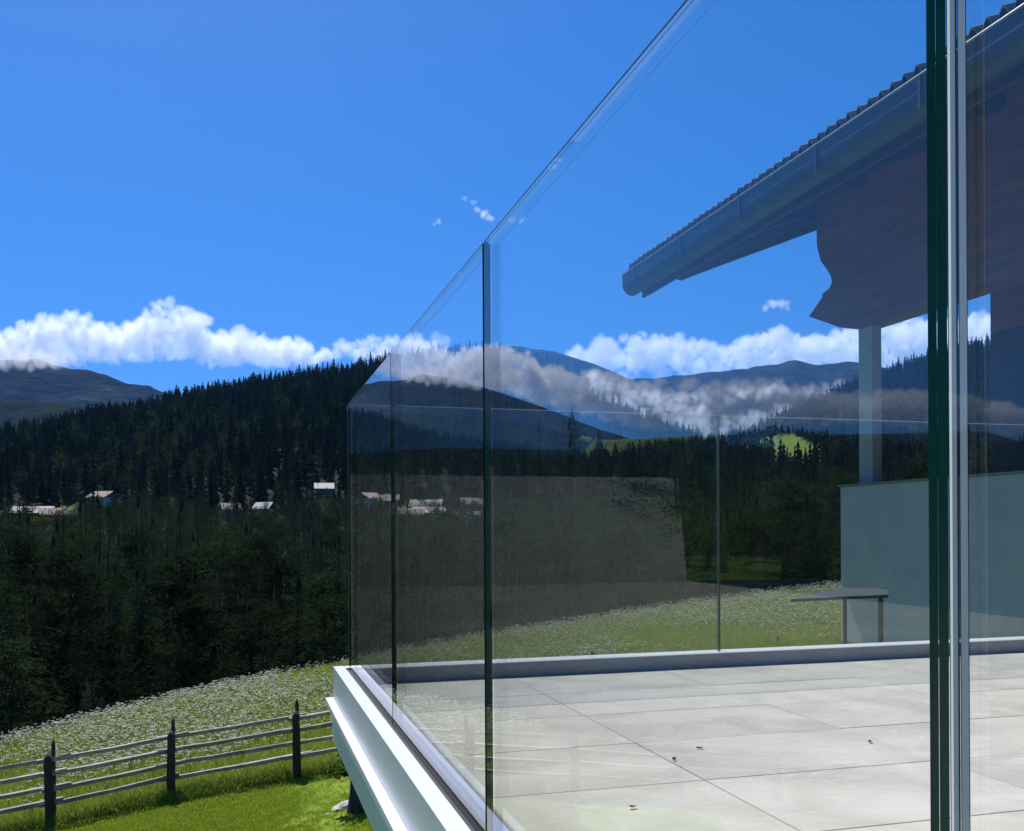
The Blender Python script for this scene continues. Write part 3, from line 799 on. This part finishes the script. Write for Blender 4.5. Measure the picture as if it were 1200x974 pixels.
hd = ['long pale roof at the end of the village', 'low pale roofed house between two darker trees', 'house with a pale roof half hidden by pines', 'white house with a faded red roof standing above the others', 'lone house by the foot of the hill forest',
      'small house among the trees on the lower village side', 'small white house beside a dark spruce in the village', 'pale house seen through the glass near its far joint', 'long low house seen through the middle glass panel', 'pale gabled house seen through the glass beside the dark joint']
for i, (q, s) in enumerate(zip(VP3, [(16, 9), (15, 9), (9, 8), (11, 9), (8, 7), (7, 6), (7, 6), (8, 7), (12, 8), (8, 7)])):
    village_house(q, s[0], s[1], 2.6, -TH + [-.05, .1, .5, -.45, .2, .5, -.3, .1, -.1, .25][i], [RL, RL, RP, RP, RL, RP, RL, RL, RL, RP][i], [M['render_white'], M['wood_dark'], M['render_grey']][i % 3], hd[i])

# ------------------------------------------------------------------ wooden fence
fence = empty('wooden_fence', (FPOS[12].x, FPOS[12].y, hz(*FPOS[12])))
tag(fence, 'weathered wooden fence of paired posts and four split rails along the lawn', 'fence')
fo_ = Vector(fence.location)
rf = random.Random(6)
def stake(q, r, h, seed, lean):
    rnd = random.Random(seed); bm = bmesh.new()
    z = hz(q.x, q.y)
    pts = [(q.x - fo_.x + lean[0] * t, q.y - fo_.y + lean[1] * t, z - .35 - fo_.z + (h + .35) * t) for t in (0, .25, .5, .75, .95, 1)]
    tube_bm(bm, pts, [r * 1.1, r, r * 1.05, r * .98, r * .9, r * .45], 8, True, .08, rnd)
    return link('post', from_bm(bm, 'post', True), M['wood_post'], fence)
RZ = [.36, .59, .82, 1.05]
for i, q in enumerate(FPOS):
    stake(q - fnor * .10, .068, 1.17, i, (rf.uniform(-.04, .04), rf.uniform(-.03, .03)))
    stake(q + fnor * .085 + fdir * .03, .036, 1.36, 100 + i, (rf.uniform(-.03, .03), rf.uniform(-.03, .03)))
for i in range(len(FPOS) - 1):
    for j, rz in enumerate(RZ):
        off = (-.022 if i % 2 else .022)
        a = FPOS[i] - fdir * rf.uniform(.12, .26) + fnor * (.0 + off); b = FPOS[i + 1] + fdir * rf.uniform(.12, .3) + fnor * (.0 + off)
        za, zb = hz(*FPOS[i]) + rz + rf.uniform(-.015, .015), hz(*FPOS[i + 1]) + rz + rf.uniform(-.015, .015) + .055
        rnd = random.Random(i * 10 + j); bm = bmesh.new(); pts = []
        for t in np.linspace(0, 1, 7):
            q = a.lerp(b, t)
            pts.append((q.x - fo_.x, q.y - fo_.y, za + (zb - za) * t - fo_.z - .02 * math.sin(math.pi * t) + rnd.uniform(-.006, .006)))
        tube_bm(bm, pts, [.043 + rnd.uniform(-.004, .006) for _ in pts], 4, True, .1, rnd, math.pi / 4 + rnd.uniform(-.15, .15))
        link('rail', from_bm(bm, 'rail'), M['wood_fence'], fence)

# ------------------------------------------------------------------ grass and flowers (uncountable)
def blades(seed, n, h, spread, w):
    rnd = random.Random(seed); V, Fc = [], []
    for k in range(n):
        a = rnd.uniform(0, 6.28); b = rnd.uniform(0, 6.28); x, y = rnd.gauss(0, spread), rnd.gauss(0, spread); hh = h * rnd.uniform(.55, 1.1)
        l = rnd.uniform(.1, .5) * hh; dx, dy = math.cos(b) * w, math.sin(b) * w; lx, ly = math.cos(a) * l, math.sin(a) * l
        i = len(V)
        V += [(x - dx, y - dy, 0), (x + dx, y + dy, 0), (x + dx * .8 + lx * .35, y + dy * .8 + ly * .35, hh * .6), (x - dx * .8 + lx * .35, y - dy * .8 + ly * .35, hh * .6), (x + lx, y + ly, hh)]
        Fc += [(i, i + 1, i + 2, i + 3), (i + 3, i + 2, i + 4)]
    me = bpy.data.meshes.new('tuft'); me.from_pydata(V, [], Fc); return me
def umbel(seed, h):
    rnd = random.Random(seed); V, Fc, mi = [], [], []
    def stem(a, b, w):
        i = len(V); V.extend([(a[0] - w, a[1], a[2]), (a[0] + w, a[1], a[2]), (b[0] + w * .5, b[1], b[2]), (b[0] - w * .5, b[1], b[2])]); Fc.append((i, i + 1, i + 2, i + 3)); mi.append(1)
        i = len(V); V.extend([(a[0], a[1] - w, a[2]), (a[0], a[1] + w, a[2]), (b[0], b[1] + w * .5, b[2]), (b[0], b[1] - w * .5, b[2])]); Fc.append((i, i + 1, i + 2, i + 3)); mi.append(1)
    heads = [(0, 0, h)] + [(rnd.uniform(-.12, .12), rnd.uniform(-.12, .12), h * rnd.uniform(.72, .95)) for _ in range(rnd.randint(1, 3))]
    stem((0, 0, 0), (0, 0, h), .004)
    for hx, hy, hh in heads[1:]: stem((0, 0, h * .5), (hx, hy, hh), .003)
    for hx, hy, hh in heads:
        R = rnd.uniform(.022, .045)
        for k in range(9):
            a = rnd.uniform(0, 6.28); d = R * math.sqrt(rnd.random()); s = rnd.uniform(.006, .012)
            x, y, z = hx + d * math.cos(a), hy + d * math.sin(a), hh + .012 - d * .25
            tx, ty = rnd.uniform(-.5, .5), rnd.uniform(-.5, .5)
            i = len(V)
            for q in range(5):
                b = 6.283 * q / 5; V.append((x + s * math.cos(b), y + s * math.sin(b), z + s * (tx * math.cos(b) + ty * math.sin(b))))
            Fc.append(tuple(range(i, i + 5))); mi.append(0)
    me = bpy.data.meshes.new('umbel'); me.from_pydata(V, [], Fc); me.polygons.foreach_set('material_index', mi); return me
c_mead = proto_collection('meadow_tuft', [(blades(s, 14, .42, .07, .006), [M['grassblade']]) for s in range(5)])
c_umb = proto_collection('meadow_umbel', [(umbel(s, .58), [M['petal'], M['stem']]) for s in range(6)])
c_lawn = proto_collection('lawn_tuft', [(blades(50 + s, 12, .045, .035, .004), [M['lawnblade']]) for s in range(4)])
fa = np.array(FPOS[0]); fd = np.array(fdir); fn = np.array(fnor)
def meadow_points(seed, n, a0, a1, d0=0.0, d1=30.0, rmax=9):
    P_ = sector_points(seed, n, 13, 58, a0, a1)
    r, a = polar(P_)
    d = (P_ - fa) @ fn
    return P_[(d > -.22 + .1 * np.sin(P_[:, 0] * 2.1)) & (r < brow(a) + rmax)]
G1 = np.concatenate([meadow_points(1, 260000, -30, -6), meadow_points(2, 170000, -6, 26), meadow_points(22, 70000, -60, -30)])
z = height(G1[:, 0], G1[:, 1]); dfen = (G1 - fa) @ fn
g2 = np.random.default_rng(6)
s = g2.uniform(.65, 1.15, len(G1)) * np.interp(dfen, [-.3, 1.2], [.55, 1.0])
scatter('meadow_grass', np.stack([G1[:, 0], G1[:, 1], z - .01], -1), np.stack([s, s, s], -1), g2.integers(0, 5, len(G1)), c_mead, 'tall uncut green grass of the meadow beyond the fence', 'grass', .12)
U1 = np.concatenate([meadow_points(3, 46000, -30, -6), meadow_points(4, 32000, -6, 26), meadow_points(23, 4500, -60, -30)])
cl = fbm2(U1[:, 0], U1[:, 1], 2.5) + np.interp((U1 - fa) @ fn, [0, 2, 8, 20], [-1.0, -.15, .3, .7])
U1 = U1[cl + g2.normal(0, .3, len(U1)) > .0]
z = height(U1[:, 0], U1[:, 1]); s = g2.uniform(.7, 1.15, len(U1))
scatter('meadow_flowers', np.stack([U1[:, 0], U1[:, 1], z - .01], -1), np.stack([s, s, s], -1), g2.integers(0, 6, len(U1)), c_umb, 'white umbel flowers scattered all through the meadow', 'flowers', .1)
LP = sector_points(5, 200000, 9.5, 26, -32, -7)
d = (LP - fa) @ fn
LP = LP[(d < -.26) & (d > -9)]
LP = LP[fbm2(LP[:, 0], LP[:, 1], .8) + g2.normal(0, .5, len(LP)) > -.35]
z = height(LP[:, 0], LP[:, 1]) + .03; s = g2.uniform(.5, 1.4, len(LP)) * (1 + .25 * fbm2(LP[:, 0], LP[:, 1], 1.1))
scatter('lawn_grass', np.stack([LP[:, 0], LP[:, 1], z], -1), np.stack([s, s, s], -1), g2.integers(0, 4, len(LP)), c_lawn, 'short blades of grass on the mown lawn', 'grass', .15)
print('grass', len(G1), len(U1), len(LP), time.time() - T0)

# ------------------------------------------------------------------ terrace
ZF, ZC, ZT = -.70, -.634, .59             # floor, channel top, glass top
D = .48                                    # outer face of the glass run
YF = 4.46                                  # glass of the far side
XE, YN = 9.0, -3.2
tf = empty('terrace_floor', (0, 0, ZF))
tag(tf, 'beige stone tiled terrace floor inside the glass balustrade', 'floor', kind='structure')
box('slab', (.56, XE, YN, YF - .06, -.27, -.022), M['grout'], tf)
xl = [.545] + [1.245 + .777 * k for k in range(11)]
xl = [x for x in xl if x < XE] + [XE]
yl = [2.423 + .489 * k for k in range(-11, 4)] + [YF - .058]
shared = {}
for i in range(len(xl) - 1):
    for j in range(len(yl) - 1):
        w, h = xl[i + 1] - xl[i] - .0035, yl[j + 1] - yl[j] - .0035
        k = (round(w, 3), round(h, 3))
        if k not in shared:
            bm = bmesh.new(); box_bm(bm, -w / 2, w / 2, -h / 2, h / 2, -.02, 0)
            top_e = [e for e in bm.edges if all(v.co.z > -.001 for v in e.verts)]
            bmesh.ops.bevel(bm, geom=top_e, offset=.0015, segments=1, affect='EDGES')
            shared[k] = from_bm(bm, 'floor_tile'); shared[k].materials.append(M['tile'])
        o = bpy.data.objects.new('floor_tile', shared[k]); col.objects.link(o); o.parent = tf
        o.location = ((xl[i] + xl[i + 1]) / 2, (yl[j] + yl[j + 1]) / 2, R_.uniform(-.0008, .0008))

def channel(name, pieces, label):
    t = empty(name, (0, 0, ZC)); tag(t, label, 'channel')
    for nm, b, mt, bv in pieces: box(nm, b, mt, t, bv)
    return t
YE = 4.56
channel('base_channel', [('outer_profile', (.416, .466, YN, YE, -.148, 0), M['alu'], .0015), ('gasket', (.4665, .4795, YN, YF, -.05, -.006), M['gasket'], 0), ('gasket', (.5005, .506, YN, YF, -.05, -.006), M['gasket'], 0),
                         ('inner_profile', (.5065, .542, YN, YF - .062, -.2, 0), M['alu'], .0015), ('base_plate', (.4662, .5062, YN, YE - .003, -.148, -.052), M['alu'], 0),
                         ('drip_ledge', (.381, .4658, YN, YE + .03, -.175, -.1495), M['alu'], .002), ('fascia', (.412, .44, YN, YE + .01, -.345, -.1755), M['alu'], .001)], 'white aluminium base channel with drip ledge along the open terrace side')
channel('base_channel', [('inner_profile', (.5425, 7.18, YF - .058, YF - .012, -.12, 0), M['render_grey'], .0015), ('top_cap', (.5425, 7.18, YF - .058, YF - .006, .0005, .005), M['alu'], 0), ('gasket', (.507, 7.18, YF - .0055, YF - .001, -.04, -.004), M['gasket'], 0),  # inner face coloured grey to paint in its shade below the white top
                         ('outer_profile', (.4668, 7.18, YF + .03, YE, -.148, 0), M['alu'], .0015), ('fascia', (.4405, 7.18, YE - .02, YE + .008, -.345, -.1755), M['alu'], .001)], 'white base channel along the far terrace side, its inner face darkened to grey as shade')

def glass_panel(loc, length, along, label, frost=False, dark=None):
    """two laminated panes of 9.5 mm with an interlayer; outer faces only, so each sheet reflects once per side"""
    t = empty('glass_panel', loc); tag(t, label, 'glass panel', 'frameless glass balustrade panels')
    th = .0078; il = .0012; h = ZT - ZC + .03
    def vec(l, d, z): return (d, l, z) if along == 'Y' else (l, d, z)
    for k in (0, 1):
        d0 = 0 if k == 0 else th + il; d1 = d0 + th
        bm = bmesh.new()
        o_ = d0 if k == 0 else d1
        def quad(a, mi):
            f = bm.faces.new([bm.verts.new(vec(*q)) for q in a]); f.material_index = mi
        quad([(0, o_, 0), (length, o_, 0), (length, o_, h), (0, o_, h)], 0)
        e = .0012
        ea, eb = (d0, d0 + .0028) if k == 0 else (d1 - .0028, d1)
        quad([(0, ea, h), (length, ea, h), (length, eb, h), (0, eb, h)], (0 if k else 3) if along == 'Y' else 2)                    # polished top edge: dark arris, clear between
        quad([(0, min(ea, d0) if k else eb, h), (length, d0 if k else eb, h), (length, ea if k else d1, h), (0, ea if k else d1, h)], 0)
        quad([(0, d0, 0), (0, d1, 0), (0, d1, h), (0, d0, h)], 1 if along == 'Y' else 4)                              # near end
        if along == 'Y' and not frost:
            quad([(length, d0, 0), (length, d1, 0), (length, d1, h), (length, d0, h)], 0 if k else 1)
        elif along == 'Y':                                                                          # arrissed far end lets light in
            quad([(length, d0 + .0008, 0), (length, d1 - .0008, 0), (length, d1 - .0008, h), (length, d0 + .0008, h)], 2)
            quad([(length, d0, 0), (length, d0 + .0008, 0), (length, d0 + .0008, h), (length, d0, h)], 1)
            quad([(length, d1 - .0008, 0), (length, d1, 0), (length, d1, h), (length, d1 - .0008, h)], 1)
        else:
            quad([(length, d0, 0), (length, d1, 0), (length, d1, h), (length, d0, h)], 4)
        link('pane', from_bm(bm, 'pane'), [M['glass'], M['edge_green'], M['edge_frost'], M['edge_top'], M['edge_pale']] if dark is None else [M['glass'], dark, M['edge_frost'], M['edge_top'], M['edge_pale']], t)
    bm = bmesh.new()
    for l in (-.0004, length + .0004):
        bm.faces.new([bm.verts.new(vec(l, a, b)) for a, b in ((th, 0), (th + il, 0), (th + il, h), (th, h))])
    bm.faces.new([bm.verts.new(vec(a, b, h + .0003)) for a, b in ((0, th), (length, th), (length, th + il), (0, th + il))])
    link('interlayer', from_bm(bm, 'interlayer'), M['interlayer'] if frost else (dark or M['edge_green']), t)
    return t
zb = ZC - .03
yj = [(-1.1, .5635), (.584, 1.889), (1.902, 3.144), (3.156, YF - .004)]
lb = ['glass panel of the side run beside the open gap, running past the terrace corner', 'tall looking glass panel between the open gap and the dark vertical joint', 'glass panel of the side run just beyond the dark joint', 'last glass panel of the side run at the terrace corner']
for i, ((a, b), l) in enumerate(zip(yj, lb)): glass_panel((D, a, zb), b - a, 'Y', l, i == 0, M['edge_dark'] if i > 1 else None)
xj = [(D, 2.375), (2.383, 4.335), (4.343, 6.2), (6.208, 7.18)]
lb = ['far side glass panel meeting the side run at the corner', 'middle glass panel of the far side in front of the flower meadow', 'far side glass panel in front of the white parapet', 'short far side glass panel ending at the house']
for (a, b), l in zip(xj, lb): glass_panel((a, YF, zb), b - a, 'X', l)
# wall carrying the terrace
tw = box('terrace_wall', (.7, XE, YN, YF - .3, -7.0, ZF - .275), M['render_white'])
tag(tw, 'white rendered wall carrying the terrace slab', 'wall')

# ------------------------------------------------------------------ house with the wide roof beside the terrace
LE, LW = 5.6, 7.4
ZG0, ZG1 = .622 * LE, .676 * LE
YR = 2.36 * LE
PITCH = .4
house = empty('house', (LE, 0, ZG0)); tag(house, 'chalet house with deep timber roof overhang, grey gutter and white balcony parapet', 'house')
def hp(o):
    o.matrix_parent_inverse = Matrix.Translation(-Vector((LE, 0, ZG0))); return o
XR = 16.0
zr = ZG1 + .02
bm = bmesh.new(); prism_bm(bm, [(LE + .05, zr - .1), (XR, zr - .1 + (XR - LE) * PITCH), (XR, zr + .02 + (XR - LE) * PITCH), (LE + .05, zr + .02)], YN - 4, YR, 'Y')
roof = hp(link('roof', from_bm(bm), M['tile_roof'], house))
# barrel tiles along the eave, several courses
tp = .16
bm = bmesh.new(); seg = 7
for a in range(seg):
    pass
prof = [(-tp / 2 + tp * k / 10, (.052 * math.cos(2 * math.pi * (k / 10 - .5)) + .052)) for k in range(11)]
rows = []
for s_, lift in ((0, .022), (.42, 0)):
    rows.append([bm.verts.new((s_ * math.cos(math.atan(PITCH)), y, s_ * math.sin(math.atan(PITCH)) + z_ + lift)) for y, z_ in prof])
low = [bm.verts.new((0, y, z_ + .004)) for y, z_ in prof]
for k in range(10):
    bm.faces.new((rows[0][k], rows[1][k], rows[1][k + 1], rows[0][k + 1])); bm.faces.new((low[k], rows[0][k], rows[0][k + 1], low[k + 1]))
tile_me = from_bm(bm, 'roof_tile'); tile_me.materials.append(M['tile_roof'])
ny = int((YR + 1.5) / tp)
for c in range(2):
    for k in range(ny):
        o = bpy.data.objects.new('roof_tile', tile_me); col.objects.link(o); o.parent = roof
        o.matrix_parent_inverse = roof.matrix_parent_inverse.copy()
        o.location = Vector((LE - .03 + c * .37 - LE + LE, YR - tp * (k + .5), zr + .025 + c * .37 * PITCH + R_.uniform(-.006, .006)))
        o.parent = roof; o.matrix_parent_inverse = Matrix.Identity(4)
        o.location = o.location
# children of roof: roof itself carries the house offset, so undo it
for o in roof.children: o.matrix_parent_inverse = Matrix.Identity(4)
# gutter: half round, bead on its lip
bm = bmesh.new(); R0 = .15; n = 12
arc = [(LE + .02 + R0 * math.cos(math.pi + math.pi * k / n), ZG0 + .16 + R0 * 1.05 * math.sin(math.pi + math.pi * k / n)) for k in range(n + 1)]
arc = [(arc[0][0], ZG1)] + arc + [(arc[-1][0], ZG1 - .04)]
inn = [(x + (.004 if x < LE + .02 else -.004), z_ + .004) for x, z_ in arc][::-1]
prism_bm(bm, arc + inn, YN - 4, YR - .02, 'Y')
M['gutter'] = surf('dark_grey_gutter_metal', [(.3, (.055, .06, .066)), (.7, (.085, .09, .097))], scale=4, rough=.5, metal=.1)
gut = hp(link('gutter', from_bm(bm, 'gutter'), M['gutter'], house))
bm = bmesh.new(); tube_bm(bm, [(arc[0][0], YN - 4, ZG1), (arc[0][0], YR - .02, ZG1)], [.011, .011], 8)
hpb = link('bead', from_bm(bm), plain('bright_zinc_bead', (.6, .62, .64), .3, .7), gut)
for k in range(9):
    y = YR - .5 - k * 1.5
    box('bracket', (LE - .145, LE - .1345, y, y + .03, ZG0 + .02, ZG1 - .01), M['gutter'], gut)
fas = hp(box('fascia_board', (LE + .18, LE + .215, YN - 4, YR - .03, ZG0 - .02, ZG1 - .05), M['wood_dark'], house))
# soffit boards under the overhang
xs_, k = LE + .22, 0
while xs_ < 11.5:
    x2 = xs_ + .155
    bm = bmesh.new(); za = zr - .135 + (xs_ - LE) * PITCH; zb2 = zr - .135 + (x2 - LE) * PITCH
    prism_bm(bm, [(xs_ + .004, za), (x2 - .004, zb2), (x2 - .004, zb2 + .022), (xs_ + .004, za + .022)], YN - 4, YR - .04, 'Y')
    hp(link('soffit_board', from_bm(bm), M['wood_red'], house)); xs_ = x2
# rafters
for k in range(12):
    y = YR - .95 - k * 1.1
    bm = bmesh.new(); prism_bm(bm, [(LE + .24, zr - .14 + .24 * PITCH), (11, zr - .14 + (11 - LE) * PITCH), (11, zr - .30 + (11 - LE) * PITCH), (LE + .42, zr - .30 + .42 * PITCH), (LE + .24, zr - .22 + .24 * PITCH)], y, y + .12, 'Y')
    hp(link('rafter', from_bm(bm), M['wood_dark'], house))
# verge board with stepped carved foot
vz = lambda x, dz: zr + dz + (x - LE) * PITCH
bm = bmesh.new(); prism_bm(bm, [(LE - .1, vz(LE, -.02)), (XR, vz(XR, .02)), (XR, vz(XR, -.34)), (LE + 1.05, vz(LE + 1.05, -.36)), (LE + .85, vz(LE + .85, -.37)), (LE + .72, vz(LE + .75, -.30)), (LE + .50, vz(LE + .5, -.26)), (LE + .46, vz(LE + .4, -.16)), (LE + .1, vz(LE + .1, -.2))], YR - .03, YR + .02, 'Y')
hp(link('verge_board', from_bm(bm), M['wood_dark'], house))
# deep purlin along the wall head with a carved projecting end
cp = [(957, 284), (958, 292), (962, 306), (967, 313), (973, 322), (975, 330), (972, 338), (964, 344), (963, 349), (948, 371), (965, 377), (985, 384), (1004, 386)]
prof = [(q.y, q.z) for q in (onX(x, y, LW) for x, y in cp)]
zb_ = onX(1004, 386, LW).z
poly = [(prof[0][0], vz(LW, -.15))] + prof + [(YN - 3, zb_), (YN - 3, vz(LW, -.15))]
M['wood_mid'] = surf('red_brown_timber', [(.3, (.17, .08, .062)), (.7, (.29, .14, .105))], scale=2.2, stretch=(6, .6, 6), rough=.7, bump=.4)
bm = bmesh.new(); prism_bm(bm, poly, LW, LW + .26, 'X'); hp(link('purlin', from_bm(bm), M['wood_mid'], house))
# second purlin farther in
bm = bmesh.new(); prism_bm(bm, [(y, z_ + .9) for y, z_ in poly], 10.2, 10.45, 'X'); hp(link('purlin', from_bm(bm), M['wood_dark'], house))
# balcony: pillar, parapet, slab
pa, pb = onX(1005, 385, LW).y, onX(1030, 385, LW).y
XP = 7.2
ptop = .525; pbot = -1.39; YP = 10.35
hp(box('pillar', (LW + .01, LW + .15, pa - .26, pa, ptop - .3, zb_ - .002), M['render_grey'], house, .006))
M['parapet'] = surf('shade_toned_white_render', [(.3, (.47, .455, .445)), (.7, (.55, .53, .52))], scale=2.5, rough=.85, bump=.2, bscale=120, dist=.004)  # white render darkened, painting in the shade under the roof
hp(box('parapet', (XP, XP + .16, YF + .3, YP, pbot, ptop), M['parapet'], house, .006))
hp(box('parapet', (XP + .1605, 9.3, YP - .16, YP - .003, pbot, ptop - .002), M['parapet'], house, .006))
hp(box('parapet_cap', (XP - .025, XP + .185, YF + .3, YP + .02, ptop + .001, ptop + .022), M['metal_grey'], house))
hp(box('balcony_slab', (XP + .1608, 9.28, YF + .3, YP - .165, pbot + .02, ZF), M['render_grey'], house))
hp(box('wall', (9.3, 15.5, YN - 3, YP - .2, -6.5, 2.5), M['wood_dark'], house))
hp(box('lower_wall', (8.3, 9.29, YF + .4, YP - 1.2, -6.5, pbot + .015), M['render_white'], house))
bm = bmesh.new(); prism_bm(bm, [(9.3, 2.505), (15.5, 2.505), (15.5, vz(15.5, -.3)), (9.3, vz(9.3, -.3))], YN - 3, YP - .2, 'Y'); hp(link('upper_wall', from_bm(bm), M['wood_red'], house))
for y in (-1.5, 1.2, 3.9, 6.6):
    w_ = hp(box('window', (9.27, 9.32, y, y + 1.9, ZF + .08, 1.7), M['window'], house))
    for b in ((9.24, 9.30, y - .08, y, ZF, 1.78), (9.24, 9.30, y + 1.9, y + 1.98, ZF, 1.78), (9.24, 9.30, y + .002, y + 1.898, 1.702, 1.78)):
        hp(box('window_frame', b, M['metal_grey'], house))
# parts of parts: keep world places although the parent part carries the house offset
for part in (gut,):
    for o in part.children: o.matrix_parent_inverse = Matrix.Identity(4)

# ------------------------------------------------------------------ barn behind the viewer, mirrored in the far glass
barn_e, barn_r = onY(805, 680, 2 * YF + 17), onY(795, 560, 2 * YF + 25)
def mirror(q): return Vector((q.x, 2 * YF - q.y, q.z))
be, br = mirror(barn_e), mirror(barn_r)
bx0 = -9.0
barn = empty('barn', (0, be.y, -6)); tag(barn, 'low barn with a broad grey roof, mirrored in the far glass', 'barn')
def bp_(o): o.matrix_parent_inverse = Matrix.Translation(-Vector((0, be.y, -6))); return o
bm = bmesh.new()
vv = [bm.verts.new(q) for q in ((bx0, be.y, be.z), (be.x, be.y, be.z), (br.x, br.y, br.z), (bx0, br.y, br.z))]
v2 = [bm.verts.new((v.co.x, v.co.y, v.co.z - .25)) for v in vv]
bm.faces.new(vv); bm.faces.new(v2[::-1])
for k in range(4): bm.faces.new((vv[k], v2[k], v2[(k + 1) % 4], vv[(k + 1) % 4]))
bp_(link('roof', from_bm(bm), surf('grey_shingle_roof', [(.3, (.20, .215, .19)), (.7, (.29, .305, .275))], scale=2.5, detail=8, rough=.9, bump=.4), barn))
bp_(box('wall', (bx0 + .5, be.x - .4, be.y - 6, be.y - .5, -8, be.z - .3), M['wood_dark'], barn))

# ------------------------------------------------------------------ small things on the ground
def ground_hit(x, y):
    r = ray(x, y); t = 5 / FPX
    while t < 80 / FPX:
        q = r * t
        if q.z < hz(q.x, q.y): return q
        t += .02 / FPX
    return r * t
def rock(x, y, s, seed, label):
    q = ground_hit(x, y); bm = bmesh.new(); bmesh.ops.create_icosphere(bm, subdivisions=3, radius=1)
    for v in bm.verts:
        n_ = noise.fractal(v.co * 1.3 + Vector((seed, 0, 0)), 1, 2, 4)
        v.co = Vector((v.co.x * s[0], v.co.y * s[1], v.co.z * s[2])) * (1 + .35 * n_)
    o = link('rock', from_bm(bm, 'rock', False), M['rock']); o.location = (q.x, q.y, q.z + s[2] * .3); o.rotation_euler = (0, 0, seed)
    tag(o, label, 'rock', 'rocks on the lawn beside the stump')
rock(402, 949, (.24, .12, .08), 1, 'pale flat limestone rock lying on the lawn beside the stump')
rock(384, 957, (.07, .06, .04), 2, 'small pale stone beside the flat rock on the lawn')
rock(412, 944, (.09, .07, .06), 3, 'small grey stone between the flat rock and the stump')
q = ground_hit(424, 952); rnd = random.Random(3)
st = empty('tree_stump', (q.x, q.y, q.z)); tag(st, 'dark tree stump with a tuft of leaves under the terrace edge', 'stump')
bm = bmesh.new(); tube_bm(bm, [(0, 0, -.2), (0, 0, .0), (.01, 0, .3), (.02, .01, .62)], [.3, .24, .19, .17], 14, True, .07, rnd); link('trunk', from_bm(bm, 'trunk'), M['wood_post'], st)
bm = bmesh.new(); tube_bm(bm, [(.02, .01, .622), (.02, .01, .632)], [.15, .145], 14, True, .05, rnd); link('cut_face', from_bm(bm), M['wood_fence'], st)
V, Fc = [], []
for k in range(46):
    a = rnd.uniform(0, 6.28); c = Vector((-.22 + rnd.gauss(0, .1), rnd.gauss(0, .1), rnd.uniform(.5, .92))); d = Vector((math.cos(a), math.sin(a), rnd.uniform(-.3, .5))).normalized(); b = d.cross(Vector((0, 0, 1))).normalized(); l = rnd.uniform(.07, .13)
    i = len(V); V += [c - d * l, c + b * l * .45, c + d * l, c - b * l * .45]; Fc.append((i, i + 1, i + 2, i + 3))
me = bpy.data.meshes.new('leaves'); me.from_pydata([tuple(v) for v in V], [], Fc); link('leaves', me, M['broad'], st)
for i, (lx, ly) in enumerate(((741, 948), (1020, 871), (820, 878), (790, 892))):
    r = ray(lx, ly); q = r * (ZF / r.z); bm = bmesh.new(); rnd = random.Random(i)
    ring = [bm.verts.new((.012 * math.cos(k * .785) * rnd.uniform(.7, 1.2), .006 * math.sin(k * .785) * rnd.uniform(.7, 1.2), .004 + rnd.uniform(0, .008))) for k in range(8)]
    c_ = bm.verts.new((0, 0, .003))
    for k in range(8): bm.faces.new((c_, ring[k], ring[(k + 1) % 8]))
    o = link('dry_leaf', from_bm(bm, 'dry_leaf'), M['wood_dark']); o.location = q; o.rotation_euler = (0, 0, i * 1.3)
    tag(o, 'tiny dry brown leaf lying on the beige terrace tiles', 'leaf', 'dry leaves on the terrace')
def on_level(x, y, z): r = ray(x, y); return r * (z / r.z)
cn = [on_level(x, y, -.57) for x, y in ((927, 702), (985, 688.5), (1041, 690), (1041, 697))]
cc = sum(cn, Vector()) / 4
sh = empty('garden_shelter', (cc.x, cc.y, hz(cc.x, cc.y))); tag(sh, 'small flat grey roofed garden shelter on thin posts beside the white parapet', 'shelter')
bm = bmesh.new(); prism_bm(bm, [(q.x - cc.x, q.y - cc.y) for q in cn], -.595 - sh.location.z, -.57 - sh.location.z, 'Z'); link('roof', from_bm(bm), M['gutter'], sh)
for q in (cn[2].lerp(cc, .25), cn[3].lerp(cc, .2), cn[1].lerp(cc, .35)):
    bm = bmesh.new(); tube_bm(bm, [(q.x - cc.x, q.y - cc.y, hz(q.x, q.y) - sh.location.z - .2), (q.x - cc.x, q.y - cc.y, -.596 - sh.location.z)], [.018, .018], 8); link('post', from_bm(bm), M['wood_post'], sh)
# dark pole resting on a low stake in the meadow beyond the far glass
q = ground_hit(912, 764); rr = q.length
pole = empty('garden_pole', q); tag(pole, 'dark pole lying on a short stake in the meadow beyond the far glass', 'pole')
e2 = onD(1010, 751, (q.x * ST + q.y * CT) * 1.0) - q
sc_ = (q.x * ST + q.y * CT) / FPX
bm = bmesh.new(); tube_bm(bm, [(0, 0, -.2), (0, 0, 18 * sc_)], [.05, .045], 8); link('stake', from_bm(bm), M['wood_post'], pole)
bm = bmesh.new(); tube_bm(bm, [(-.06, 0, .06), tuple(e2 * .5 + Vector((0, 0, .08))), tuple(e2 + Vector((0, 0, .04)))], [.05, .048, .045], 8); link('rail', from_bm(bm), M['wood_post'], pole)
# ------------------------------------------------------------------ air
m, nt, p, N, L = newmat('haze_air'); nt.nodes.remove(p)
vp = N('ShaderNodeVolumePrincipled'); vp.inputs['Color'].default_value = (.24, .5, 1, 1); vp.inputs['Density'].default_value = HAZE; vp.inputs['Anisotropy'].default_value = 0
L(vp.outputs[0], nt.nodes['Material Output'].inputs['Volume'])
hzb = box('haze', (-13000, 13000, -7000, 6450, -85, 1110), m)      # ends between the far ranges and the cloud banks behind them
hzb.rotation_euler = (0, 0, -TH)
tag(hzb, 'thin blue mountain air fading the far ranges', 'haze', kind='stuff')
print('done', time.time() - T0)
